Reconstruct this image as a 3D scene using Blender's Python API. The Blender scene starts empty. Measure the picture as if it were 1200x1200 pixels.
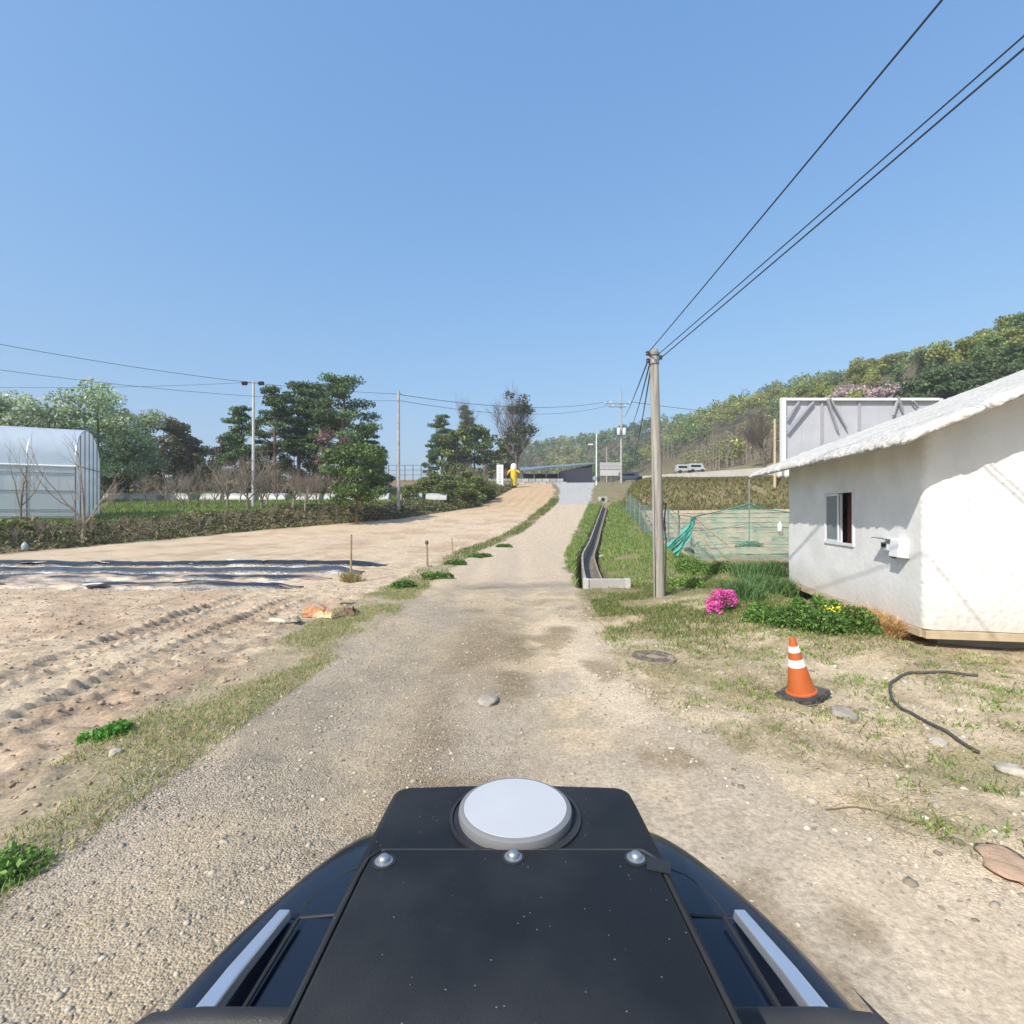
import bpy, bmesh, math, random
import numpy as np
from mathutils import Vector, Matrix

sc = bpy.context.scene
COL = sc.collection
H = 2.2                                   # camera height above the road
F = 600.0                                 # pixels per unit slope in the 1200 px photograph

# ---------------------------------------------------------------- camera, sky, sun, exposure
cam_d = bpy.data.cameras.new('camera'); cam = bpy.data.objects.new('camera', cam_d); COL.objects.link(cam)
cam.location = (0, 0, H); cam.rotation_euler = (math.radians(90), 0, 0)
cam_d.sensor_width = 36; cam_d.lens = 18; cam_d.clip_start = .05; cam_d.clip_end = 6000
sc.camera = cam
SUN_AZ = math.radians(39.5); SUN_EL = math.radians(43.5)      # light travels towards +x +y
LDIR = Vector((math.sin(SUN_AZ)*math.cos(SUN_EL), math.cos(SUN_AZ)*math.cos(SUN_EL), -math.sin(SUN_EL)))
w = bpy.data.worlds.new('World'); sc.world = w; w.use_nodes = True
nt = w.node_tree; nt.nodes.clear()
sky = nt.nodes.new('ShaderNodeTexSky'); sky.sky_type = 'NISHITA'; sky.sun_disc = False
sky.sun_elevation = SUN_EL
sky.sun_rotation = math.atan2(-LDIR.x, -LDIR.y)
sky.altitude = 100; sky.air_density = 1.3; sky.dust_density = 3.5; sky.ozone_density = 5.0
bg = nt.nodes.new('ShaderNodeBackground'); bg.inputs['Strength'].default_value = .135
wo = nt.nodes.new('ShaderNodeOutputWorld')
sp_ = nt.nodes.new('ShaderNodeSeparateColor'); cb_ = nt.nodes.new('ShaderNodeCombineColor')     # one even tone curve over the whole dome: a hazy spring sky
nt.links.new(sky.outputs[0], sp_.inputs[0])
for k_, (pw, ml) in enumerate(((.80, .84), (.62, 1.28), (.42, 2.12))):
    a_ = nt.nodes.new('ShaderNodeMath'); a_.operation = 'POWER'; a_.inputs[1].default_value = pw
    b_ = nt.nodes.new('ShaderNodeMath'); b_.operation = 'MULTIPLY'; b_.inputs[1].default_value = ml
    nt.links.new(sp_.outputs[k_], a_.inputs[0]); nt.links.new(a_.outputs[0], b_.inputs[0]); nt.links.new(b_.outputs[0], cb_.inputs[k_])
nt.links.new(cb_.outputs[0], bg.inputs[0]); nt.links.new(bg.outputs[0], wo.inputs[0])
sl = bpy.data.lights.new('sun', 'SUN'); sl.energy = 3.1; sl.angle = math.radians(.55); sl.color = (1, .96, .895)
so = bpy.data.objects.new('sun', sl); COL.objects.link(so)
so.rotation_euler = LDIR.to_track_quat('-Z', 'Y').to_euler(); so.location = (-20, -30, 40)
sc.view_settings.view_transform = 'Standard'; sc.view_settings.look = 'None'
sc.view_settings.exposure = 0.75; sc.view_settings.gamma = 1
sc.render.engine = 'CYCLES'
sc.cycles.use_denoising = True
sc.cycles.max_bounces = 6; sc.cycles.diffuse_bounces = 3; sc.cycles.glossy_bounces = 3
sc.cycles.transmission_bounces = 4; sc.cycles.transparent_max_bounces = 10

rng = np.random.default_rng(7)
random.seed(7)

# ---------------------------------------------------------------- noise
def _hash(ix, iy, s):
    n = (ix.astype(np.int64)*374761393 + iy.astype(np.int64)*668265263 + s*974711) & 0x7fffffff
    n = ((n ^ (n >> 13))*1274126177) & 0x7fffffff
    return ((n ^ (n >> 16)) & 0xffff)/65535.0
def noise(x, y, s=0):
    x = np.asarray(x, float); y = np.asarray(y, float)
    ix = np.floor(x); iy = np.floor(y); fx = x-ix; fy = y-iy
    fx = fx*fx*(3-2*fx); fy = fy*fy*(3-2*fy)
    a = _hash(ix, iy, s); b = _hash(ix+1, iy, s); c = _hash(ix, iy+1, s); d = _hash(ix+1, iy+1, s)
    return (a*(1-fx)+b*fx)*(1-fy)+(c*(1-fx)+d*fx)*fy
def fbm(x, y, s=0, o=4):
    t = 0; a = .5; f = 1; m = 0
    for i in range(o):
        t = t+a*noise(x*f+17.3*i, y*f-9.1*i, s+i*31); m += a; a *= .5; f *= 2.03
    return t/m
def sstep(a, b, x):
    t = np.clip((np.asarray(x, float)-a)/(b-a), 0, 1); return t*t*(3-2*t)

# ---------------------------------------------------------------- terrain
_yy = np.arange(-400, 3000, .5)
_zz = np.interp(_yy, [-400, 0, 25, 34, 42, 50, 62, 85, 105, 118, 160, 3000], [0, 0, 0, .15, .7, 1.55, 2.9, 5.9, 8.2, 8.6, 8.6, 8.6])
_k = np.exp(-.5*(np.arange(-12, 13)*.5/2.2)**2); _k /= _k.sum()
_zz = np.convolve(np.pad(_zz, 12, mode='edge'), _k, 'valid')
def z0(y): return np.interp(y, _yy, _zz)
def smooth_tab(ys, xs, sig=1.5):
    t = np.arange(-60, 200, .25); v = np.interp(t, ys, xs)
    k = np.exp(-.5*(np.arange(-24, 25)*.25/sig)**2); k /= k.sum()
    return t, np.convolve(np.pad(v, 24, mode='edge'), k, 'valid')
_L = smooth_tab([-60, 4, 9, 15, 22, 29, 40, 52, 66, 85, 103, 125], [-3.2, -3.1, -2.75, -2.65, -2.4, -1.9, .6, 3.0, 5.8, 8, 8.6, 6])
_R = smooth_tab([-60, 1, 3.3, 4, 5.3, 8, 14, 25, 40, 52, 66, 85, 105, 125], [4.5, 4.2, 3.2, 2.3, 1.8, 1.5, 1.85, 2.6, 5.0, 7.4, 10.1, 13.5, 17, 20], 1.0)
_D = smooth_tab([-60, 14.5, 20, 26, 42, 64, 200], [1.9, 2.4, 3.05, 3.85, 7.0, 11.7, 40])
def xl(y): return np.interp(y, *_L)
def xr(y): return np.interp(y, *_R)
def xd(y): return np.interp(y, *_D)
BERM = [(-26.4, -60), (-26.4, 27), (-25.3, 34), (-20.5, 42), (-11, 50), (-4.2, 61), (-.6, 84), (2, 104), (2, 130)]
def berm_sd(x, y):                        # + on the orchard side
    best = np.full(np.shape(x), 1e9); sgn = np.ones(np.shape(x))
    for (ax, ay), (bx, by) in zip(BERM[:-1], BERM[1:]):
        dx, dy = bx-ax, by-ay
        t = np.clip(((x-ax)*dx+(y-ay)*dy)/(dx*dx+dy*dy), 0, 1)
        d = np.hypot(x-ax-t*dx, y-ay-t*dy)
        s = np.sign(dx*(y-ay)-dy*(x-ax))
        m = d < best-1e-9
        sgn = np.where(m, s, sgn); best = np.where(m, d, best)
    return best*sgn
RIDGE = [(118, -200, 32), (118, 40, 32), (115, 115, 30), (105, 126, 28), (110, 147, 32.5), (120, 180, 41.5), (126, 210, 48), (128, 240, 52), (126, 270, 52),
         (130, 325, 58), (95, 355, 56), (63, 380, 51), (13, 400, 48), (-60, 420, 20), (-200, 440, 6)]
def hill(x, y):
    out = np.zeros(np.shape(x))
    for (ax, ay, ah), (bx, by, bh) in zip(RIDGE[:-1], RIDGE[1:]):
        dx, dy = bx-ax, by-ay
        t = np.clip(((x-ax)*dx+(y-ay)*dy)/(dx*dx+dy*dy), 0, 1)
        d = np.hypot(x-ax-t*dx, y-ay-t*dy)
        h = (ah+(bh-ah)*t)-8
        sg = np.where(y < 200, 40., 62.)
        out = np.maximum(out, h*np.exp(-(d/sg)**2))
    return out
def tyre_track(x, y, x0, amp=.05):
    xc = x0 + .12*np.sin(y*.35+x0) - .02*(y-8)
    u = x-xc
    band = sstep(.26, .17, np.abs(u))
    side = np.exp(-((np.abs(u)-.3)/.07)**2)
    tread = .5+.5*np.clip(1.8*np.sin((y*1.0+np.abs(u)*.9+.16*fbm(x*2.5, y*2.5, 93, 2))*2*np.pi/.24)+1.2*(fbm(x*6, y*6, 94, 2)-.5), -1, 1)
    fade = sstep(14.3, 12.0, y)*(.5+.5*sstep(.3, .6, fbm(x*.8, y*.8, 91, 2)))
    return amp*fade*(-band*(.25+.75*tread)+side*.8*(.5+.5*tread))
def Zs(x, y):                              # smooth terrain, no small relief
    x = np.asarray(x, float); y = np.asarray(y, float)
    z = z0(y)
    b = berm_sd(x, y)
    hp = np.where(y > 33, 1.45+.08*(np.minimum(y, 75)-33), 1.45)
    hp = np.maximum(hp, z0(y)+.7*sstep(140, 100, y))
    z = np.where(b > 0, z+(hp-z)*sstep(0, 2.6, b), z)
    # right terrace bank
    tb = sstep(56.5, 62, y+1.5*fbm(x*.15, y*.15, 3, 2)-.75)*sstep(11.5+np.maximum(y-57, 0)*.27, 15.5+np.maximum(y-57, 0)*.27, x)
    ht = np.maximum(5.9+.055*np.clip(y-62, 0, 60), z0(y)+.8*sstep(150, 105, y))
    z = np.where(x > 8, z+np.maximum(ht-z, 0)*tb, z)
    # grassy bank beyond the drain, mound by the house
    z = z+.42*sstep(.5, 2.6, x-xd(y))*sstep(14.0, 17.5, y)*sstep(60, 50, y)
    z = z+.28*np.exp(-(((x-4.9)/1.7)**2+((y-11.3)/2.2)**2))
    z = z+.10*sstep(1.2, 4, x-xr(y))*sstep(14, 9, y)*sstep(2, 5, y)
    z = z-.16*sstep(5.9, 6.7, x)*sstep(6.8, 7.9, y)*sstep(15, 11, y)*sstep(24, 22, x)
    z = z+hill(x, y)
    return z
def ditch_mask(x, y): return sstep(.62, .42, np.abs(x-xd(y)))*sstep(14.75, 14.95, y)*sstep(66, 64, y)
def zones(x, y):
    wob = (fbm(x*.9, y*.9, 5, 3)-.5)
    dl = x-xl(y)+wob*.5                    # >0 right of the road's left edge
    dr = xr(y)-x+wob*.9
    b = berm_sd(x, y)
    road = np.minimum(dl, dr)
    strip_w = np.interp(y, [0, 4, 7, 11, 16, 30, 50, 62, 75], [.8, .7, .85, 1.0, .7, .7, .9, 1.1, .6])
    strip = -(x-xl(y))
    fieldd = np.minimum(strip-strip_w+(fbm(x*1.3, y*1.3, 8, 3)-.5)*1.1, -b)   # >0 in the ploughed field
    return road, strip, fieldd, b
def Z(x, y):
    x = np.asarray(x, float); y = np.asarray(y, float)
    z = Zs(x, y)
    road, strip, fieldd, b = zones(x, y)
    near = sstep(60, 20, y)
    rd = sstep(-.2, .35, road)
    z = z+rd*(.02*(fbm(x*.8, y*.45, 11, 3)-.5)-.022*np.exp(-((x+1.35)/.35)**2)*near-.022*np.exp(-((x-.35)/.4)**2)*near)*2.0
    z = z+rd*near*.014*(fbm(x*7, y*7, 13, 3)-.5)
    ground_n = (1-rd)*near
    z = z+ground_n*(.11*(fbm(x*1.1, y*1.1, 21, 3)-.5)+.045*(fbm(x*5, y*5, 23, 3)-.5))
    fm = sstep(0, .5, fieldd)
    z = z+fm*(.05*(fbm(x*2.2, y*2.2, 31, 4)-.5))*sstep(90, 30, y)
    z = z+fm*sstep(15, 24, y)*.035*np.sin(b*2*np.pi/1.35+1.5*fbm(x*.3, y*.3, 7, 2))*(.3+.7*noise(x*.15, y*.15, 77))
    clod = sstep(.50, .8, fbm(x*4.5, y*4.5, 33, 3))
    edge = sstep(0, .4, fieldd)*sstep(2.4, .9, fieldd)*sstep(15, 11, y)
    z = z+clod*(edge*.05+fm*.022*near)+edge*.05*(fbm(x*9, y*9, 35, 3)-.5)
    if np.ndim(x) > 0:
        z = z+fm*(tyre_track(x, y, -5.25, .105)+tyre_track(x, y, -6.75, .13)+tyre_track(x, y, -8.3, .06))
    z = z-ditch_mask(x, y)*.85
    return z
def zat(x, y): return float(Z(np.array([x]), np.array([y]))[0])
def hit(px, py, far=400):                  # the point of the ground seen at a photo pixel
    dx, dz = (px-600)/F, -(py-600)/F
    t = np.concatenate([np.arange(1.5, 30, .02), np.arange(30, far, .1)])
    g = Zs(dx*t, t)
    m = np.nonzero(H+dz*t <= g)[0]
    i = m[0] if len(m) else len(t)-1
    return Vector((dx*t[i], t[i], zat(dx*t[i], t[i])))
def at(px, py, D): return Vector(((px-600)/F*D, D, H-(py-600)/F*D))

# ---------------------------------------------------------------- materials
def new_mat(name):
    m = bpy.data.materials.new(name); m.use_nodes = True
    n = m.node_tree.nodes; p = n['Principled BSDF']
    return m, n, m.node_tree.links, p
def mk(name, col, rough=.7, var=.15, scale=8, bump=0, bscale=40, metal=0, spec=.5, dirt=None, dscale=2, dlo=.5, dhi=.7, coat=0):
    m, n, l, p = new_mat(name)
    p.inputs['Roughness'].default_value = rough; p.inputs['Metallic'].default_value = metal
    p.inputs['Specular IOR Level'].default_value = spec
    p.inputs['Coat Weight'].default_value = coat; p.inputs['Coat Roughness'].default_value = .05
    tc = n.new('ShaderNodeTexCoord')
    nz = n.new('ShaderNodeTexNoise'); nz.inputs['Scale'].default_value = scale; nz.inputs['Detail'].default_value = 6
    l.new(tc.outputs['Object'], nz.inputs['Vector'])
    mp = n.new('ShaderNodeMapRange'); mp.inputs[1].default_value = .3; mp.inputs[2].default_value = .7
    mp.inputs[3].default_value = 1-var; mp.inputs[4].default_value = 1+var
    l.new(nz.outputs['Fac'], mp.inputs[0])
    mul = n.new('ShaderNodeMix'); mul.data_type = 'RGBA'; mul.blend_type = 'MULTIPLY'; mul.inputs[0].default_value = 1
    mul.inputs[6].default_value = (*col, 1); l.new(mp.outputs[0], mul.inputs[7])
    out = mul.outputs[2]
    if dirt:
        n2 = n.new('ShaderNodeTexNoise'); n2.inputs['Scale'].default_value = dscale; n2.inputs['Detail'].default_value = 8; n2.inputs['Roughness'].default_value = .65
        l.new(tc.outputs['Object'], n2.inputs['Vector'])
        r = n.new('ShaderNodeMapRange'); r.inputs[1].default_value = dlo; r.inputs[2].default_value = dhi; l.new(n2.outputs['Fac'], r.inputs[0])
        mx = n.new('ShaderNodeMix'); mx.data_type = 'RGBA'; l.new(r.outputs[0], mx.inputs[0]); l.new(out, mx.inputs[6]); mx.inputs[7].default_value = (*dirt, 1)
        out = mx.outputs[2]
    l.new(out, p.inputs['Base Color'])
    if bump:
        nb = n.new('ShaderNodeTexNoise'); nb.inputs['Scale'].default_value = bscale; nb.inputs['Detail'].default_value = 5
        l.new(tc.outputs['Object'], nb.inputs['Vector'])
        bp = n.new('ShaderNodeBump'); bp.inputs['Strength'].default_value = 1; bp.inputs['Distance'].default_value = bump
        l.new(nb.outputs['Fac'], bp.inputs['Height']); l.new(bp.outputs[0], p.inputs['Normal'])
    return m
def mk_leaf(name, trans=.3, rough=.55, rnd=.25):
    m, n, l, p = new_mat(name)
    at_ = n.new('ShaderNodeAttribute'); at_.attribute_name = 'col'
    oi = n.new('ShaderNodeObjectInfo')
    mp = n.new('ShaderNodeMapRange'); mp.inputs[3].default_value = 1.22-rnd; mp.inputs[4].default_value = 1.22+rnd
    l.new(oi.outputs['Random'], mp.inputs[0])
    mul = n.new('ShaderNodeMix'); mul.data_type = 'RGBA'; mul.blend_type = 'MULTIPLY'; mul.inputs[0].default_value = 1
    l.new(at_.outputs['Color'], mul.inputs[6]); l.new(mp.outputs[0], mul.inputs[7])
    l.new(mul.outputs[2], p.inputs['Base Color']); p.inputs['Roughness'].default_value = rough; p.inputs['Specular IOR Level'].default_value = .3
    tr = n.new('ShaderNodeBsdfTranslucent'); l.new(mul.outputs[2], tr.inputs[0])
    mx = n.new('ShaderNodeMixShader'); mx.inputs[0].default_value = trans
    l.new(p.outputs[0], mx.inputs[1]); l.new(tr.outputs[0], mx.inputs[2]); l.new(mx.outputs[0], n['Material Output'].inputs[0])
    return m
M = {}
M['leaf'] = mk_leaf('foliage'); M['grass'] = mk_leaf('grass_blades', .35); M['needle'] = mk_leaf('pine_needles', .15)
M['bark'] = mk('bark', (.13, .10, .075), .9, .3, 12, .02, 20)
M['bark_pale'] = mk('bark_pale', (.27, .225, .175), .9, .25, 12, .02, 20)
M['pine_bark'] = mk('pine_bark', (.16, .095, .065), .9, .3, 10, .03, 16)
M['concrete'] = mk('concrete', (.42, .40, .37), .9, .14, 3, .004, 60, dirt=(.23, .20, .16), dscale=2.5, dlo=.55, dhi=.8)
M['pole_concrete'] = mk('pole_concrete', (.42, .405, .375), .9, .16, 5, .003, 50, dirt=(.17, .145, .11), dscale=1.8, dlo=.5, dhi=.78)
M['stucco'] = None
M['white'] = mk('white_paint', (.78, .78, .76), .5, .05, 4)
M['steel'] = mk('galvanised_steel', (.42, .44, .46), .42, .12, 8, metal=.8)
M['steel_dull'] = mk('dull_steel', (.22, .23, .245), .6, .15, 8, metal=.3)
M['dark'] = mk('dark_rubber', (.022, .022, .022), .7, .2, 20)
M['wire'] = mk('wire_black', (.03, .035, .05), .6, .1, 4)
M['wood'] = mk('weathered_wood', (.33, .25, .16), .85, .25, 9, .004, 40)
M['beam'] = mk('pale_beam', (.52, .41, .26), .8, .15, 6, .003, 40)
M['stone'] = mk('stone', (.34, .30, .25), .9, .25, 9, .02, 14)

# ---------------------------------------------------------------- mesh helpers
def tag(o, label=None, cat=None, group=None, kind=None):
    if label: o['label'] = label
    if cat: o['category'] = cat
    if group: o['group'] = group
    if kind: o['kind'] = kind
    return o
def link(o, parent=None):
    COL.objects.link(o)
    if parent is not None: o.parent = parent
    return o
def empty(name, loc=(0, 0, 0), rz=0):
    o = bpy.data.objects.new(name, None); COL.objects.link(o); o.location = loc; o.rotation_euler = (0, 0, rz); o.empty_display_size = .1
    return o
def np_mesh(name, V, Fc, mat, parent=None, col=None, smooth=False, off=None):
    V = np.asarray(V, np.float32); Fc = np.asarray(Fc, np.int32); k = Fc.shape[1]
    me = bpy.data.meshes.new(name)
    me.vertices.add(len(V)); me.vertices.foreach_set('co', V.ravel())
    me.loops.add(Fc.size); me.loops.foreach_set('vertex_index', Fc.ravel())
    me.polygons.add(len(Fc)); me.polygons.foreach_set('loop_start', np.arange(0, Fc.size, k, dtype=np.int32))
    if smooth: me.polygons.foreach_set('use_smooth', np.ones(len(Fc), bool))
    me.update(calc_edges=True)
    if col is not None:
        c = np.ones((len(V), 4), np.float32); c[:, :3] = col
        a = me.color_attributes.new('col', 'FLOAT_COLOR', 'POINT'); a.data.foreach_set('color', c.ravel())
    if mat is not None: me.materials.append(mat)
    o = bpy.data.objects.new(name, me)
    return link(o, parent)
class MB:
    def __init__(s): s.v = []; s.f = []; s.sm = []
    def add(s, vs, fs, smooth=False):
        b = len(s.v); s.v += [tuple(v) for v in vs]
        for f in fs: s.f.append(tuple(b+i for i in f)); s.sm.append(smooth)
        return s
    def hexa(s, p):                        # 4 bottom + 4 top corners, ccw
        return s.add(p, [(3, 2, 1, 0), (4, 5, 6, 7), (0, 1, 5, 4), (1, 2, 6, 5), (2, 3, 7, 6), (3, 0, 4, 7)])
    def box(s, c, d, R=None):
        x, y, z = d[0]/2, d[1]/2, d[2]/2
        p = [Vector(q) for q in ((-x, -y, -z), (x, -y, -z), (x, y, -z), (-x, y, -z), (-x, -y, z), (x, -y, z), (x, y, z), (-x, y, z))]
        if R is not None: p = [R @ q for q in p]
        return s.hexa([q+Vector(c) for q in p])
    def bar(s, a, b, wd, hd=None, up=(0, 0, 1)):
        a = Vector(a); b = Vector(b); hd = hd or wd; d = (b-a).normalized(); u = Vector(up)
        if abs(d.dot(u)) > .98: u = Vector((0, 1, 0))
        r = d.cross(u).normalized()*wd/2; u = r.cross(d).normalized()*hd/2
        return s.hexa([a-r-u, a+r-u, b+r-u, b-r-u, a-r+u, a+r+u, b+r+u, b-r+u])
    def tube(s, pts, rad, n=8, cap=True):
        pts = [Vector(p) for p in pts]; rad = rad if hasattr(rad, '__len__') else [rad]*len(pts)
        rings = []; u = None
        for i, p in enumerate(pts):
            d = (pts[min(i+1, len(pts)-1)]-pts[max(i-1, 0)])
            d = d.normalized() if d.length > 1e-9 else Vector((0, 0, 1))
            if u is None: u = d.orthogonal().normalized()
            else:
                u = u-d*u.dot(d); u = u.normalized() if u.length > 1e-6 else d.orthogonal().normalized()
            v = d.cross(u)
            rings.append([p+(u*math.cos(2*math.pi*k/n)+v*math.sin(2*math.pi*k/n))*rad[i] for k in range(n)])
        vs = [q for r in rings for q in r]; fs = []
        for i in range(len(rings)-1):
            for k in range(n):
                k2 = (k+1) % n; fs.append((i*n+k, i*n+k2, (i+1)*n+k2, (i+1)*n+k))
        if cap: fs.append(tuple(range(n-1, -1, -1))); fs.append(tuple((len(rings)-1)*n+k for k in range(n)))
        return s.add(vs, fs, True)
    def lathe(s, prof, c=(0, 0, 0), n=24, R=None):
        vs = []; fs = []
        for r, z in prof:
            for k in range(n):
                q = Vector((r*math.cos(2*math.pi*k/n), r*math.sin(2*math.pi*k/n), z))
                if R is not None: q = R @ q
                vs.append(q+Vector(c))
        for i in range(len(prof)-1):
            for k in range(n):
                k2 = (k+1) % n; fs.append((i*n+k, i*n+k2, (i+1)*n+k2, (i+1)*n+k))
        fs.append(tuple(range(n-1, -1, -1))); fs.append(tuple((len(prof)-1)*n+k for k in range(n)))
        return s.add(vs, fs, True)
    def build(s, name, mat, parent=None, bevel=0, angle=35):
        me = bpy.data.meshes.new(name); me.from_pydata(s.v, [], s.f)
        me.polygons.foreach_set('use_smooth', s.sm); me.update()
        if any(s.sm) and len(s.f) < 3000: me.set_sharp_from_angle(angle=math.radians(42))
        if mat: me.materials.append(mat)
        o = bpy.data.objects.new(name, me); link(o, parent)
        if bevel:
            b = o.modifiers.new('bevel', 'BEVEL'); b.width = bevel; b.segments = 2; b.limit_method = 'ANGLE'; b.angle_limit = math.radians(angle)
        return o
def copy_tree(o, parent=None):
    c = o.copy(); COL.objects.link(c); c.parent = parent
    for ch in o.children: copy_tree(ch, c)
    return c
def place(root, loc, rz=0, scale=1):
    root.location = loc; root.rotation_euler = (root.rotation_euler.x, root.rotation_euler.y, rz)
    root.scale = scale if hasattr(scale, '__len__') else (scale,)*3
    return root

# ---------------------------------------------------------------- ground sheet
def axis(lo, a, b, hi, st, g1, mid, g2):
    c = list(np.arange(a, b, st))
    s = st; v = c[-1]
    while v < hi:
        s *= g1 if abs(v) < mid else g2; v += s; c.append(v)
    s = st; v = c[0]
    while v > lo:
        s *= g1 if abs(v) < mid else g2; v -= s; c.insert(0, v)
    return np.array(c)
gx = axis(-1000, -9, 6.5, 1000, .05, 1.028, 70, 1.09)
gy = axis(-150, 1.6, 14.5, 1200, .05, 1.018, 130, 1.07)
GX, GY = np.meshgrid(gx, gy)
GZ = Z(GX, GY)
road, strip, fieldd, bsd = zones(GX, GY)
def lerp(a, b, t): return a*(1-t[..., None])+np.asarray(b)*t[..., None]
n1 = fbm(GX*.5, GY*.5, 41, 4); n2 = fbm(GX*2.2, GY*2.2, 42, 4); n3 = fbm(GX*.25, GY*.12, 43, 3); n4 = fbm(GX*9, GY*9, 44, 3)
base = np.empty(GX.shape+(3,)); base[:] = (.20, .175, .085)                 # grassy soil
base = lerp(base, (.25, .20, .12), sstep(.45, .62, n2))
# the bare yard right of the road
yard = sstep(-1.0, -.2, -(xr(GY)-GX))*sstep(13.5, 10.5, GY)*sstep(14, 11, GX)
yc = np.empty(base.shape); yc[:] = (.52, .415, .28)
yc = lerp(yc, (.40, .32, .205), sstep(.44, .62, n2)); yc = lerp(yc, (.33, .275, .155), sstep(.52, .68, fbm(GX*1.4, GY*1.4, 46, 4))*.8)
base = lerp(base, yc, yard)
# strip of dry turf on the left
stripm = sstep(-.2, .2, strip)*sstep(3.5, 2.0, strip)*sstep(30, 18, GY)
base = lerp(base, (.38, .305, .20), stripm*(.75+.25*sstep(.3, .6, n2)))
# ploughed field
fc = np.empty(base.shape); fc[:] = (.545, .43, .295)
fc = lerp(fc, (.46, .335, .225), sstep(.42, .62, n1)); fc = lerp(fc, (.57, .43, .295), sstep(.5, .7, fbm(GX*.3, GY*.8, 48, 3)))
fc = lerp(fc, (.50, .34, .19), sstep(45, 70, GY)*.8)
darkc = sstep(2.2, .5, fieldd)*sstep(13, 9, GY)*sstep(.38, .6, n2)
fc = lerp(fc, (.25, .19, .135), darkc*.8)
fc = lerp(fc, (.30, .22, .15), sstep(.48, .75, fbm(GX*4.5, GY*4.5, 33, 3))*.5*sstep(30, 14, GY))
fc = lerp(fc, (.24, .18, .125), np.clip((-tyre_track(GX, GY, -5.25)-tyre_track(GX, GY, -6.75))*14, 0, .75))  # tread pits darkened: turned soil, with the ruts' shade put into the colour
fm = sstep(0, .45, fieldd)
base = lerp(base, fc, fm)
# the road
rc = np.empty(base.shape); rc[:] = (.51, .395, .255)
rc = lerp(rc, (.36, .295, .21), sstep(.46, .64, n2)*.8)
rc = lerp(rc, (.51, .405, .29), sstep(12, 20, GY))
greyg = sstep(.6, -1.6, GX+2.2*(n3-.5)+1.0*(n2-.5))*sstep(16, 9, GY)*(.55+.45*sstep(.62, .40, n1))
rc = lerp(rc, (.36, .30, .22), greyg)
rc = lerp(rc, (.225, .195, .155), greyg*sstep(.5, .66, fbm(GX*.9, GY*.55, 59, 4))*.8)
rc = lerp(rc, (.58, .465, .33), sstep(.1, 1.1, GX+.9*(n3-.5))*sstep(.30, .5, n1)*sstep(13, 10, GY))
rc = lerp(rc, (.40, .33, .25), sstep(.5, .62, fbm(GX*.7, GY*.5, 58, 4))*.6*sstep(16, 12, GY))
wet = np.exp(-((GX+.55)/.6)**2)*sstep(13, 8, GY)*sstep(.30, .5, n1)
rc = lerp(rc, (.245, .185, .115), wet*.85)
rc = lerp(rc, (.27, .205, .125), sstep(.52, .66, fbm(GX*1.5, GY*1.1, 57, 4))*sstep(-1.2, 0, GX)*sstep(15, 11, GY)*.75)
rc = lerp(rc, (.25, .22, .18), np.exp(-((GY-15.2-.5*(n1-.5))/.7)**2)*sstep(-2.2, -1.2, GX)*.75)
for cx, cy, rx, ry in ((-.75, 14.9, .55, .22), (.1, 8.6, .35, .9), (.9, 9.6, .3, .5), (.0, 6.6, .3, .8), (-.5, 11.5, .6, .5)):
    rc = lerp(rc, (.23, .175, .10), np.exp(-(((GX-cx)/rx)**2+((GY-cy)/ry)**2)**2)*.8*sstep(.25, .55, n2))
rc = lerp(rc, (.40, .385, .365), sstep(63.3, 64.2, GY+.6*(n2-.5)))
rm = sstep(-.15, .2, road)*sstep(135, 120, GY)
base = lerp(base, rc, rm)
# banks, orchard turf, hill floor
base = lerp(base, (.135, .165, .045), sstep(2.2, 3.2, bsd)*sstep(.75, .5, n1)*sstep(85, 60, GY))
base = lerp(base, (.23, .165, .10), sstep(1, 2, bsd)*sstep(72, 85, GY)*.8)
base = lerp(base, (.17, .13, .08), sstep(-.1, .8, bsd)*sstep(3.0, 2.2, bsd)*sstep(70, 55, GY))
ter = sstep(58, 61, GY)*sstep(12.5, 15, GX-np.maximum(GY-57, 0)*.27)
base = lerp(base, (.21, .185, .09), ter*sstep(.4, .6, n1))
gard = sstep(.2, .6, GX-xd(GY)-3.6)*sstep(18, 20, GY)*sstep(56.5, 55.5, GY)*sstep(55, 45, GX)
base = lerp(base, (.47, .355, .235), gard)
base = lerp(base, (.10, .085, .05), sstep(3, 10, hill(GX, GY)))
base *= (.86+.28*n4)[..., None]
base *= (.9+.2*fbm(GX*23, GY*23, 45, 2))[..., None]
gravel = np.clip(rm*sstep(70, 55, GY)*(.12+.88*greyg)+yard*.45, 0, 1)

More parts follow.
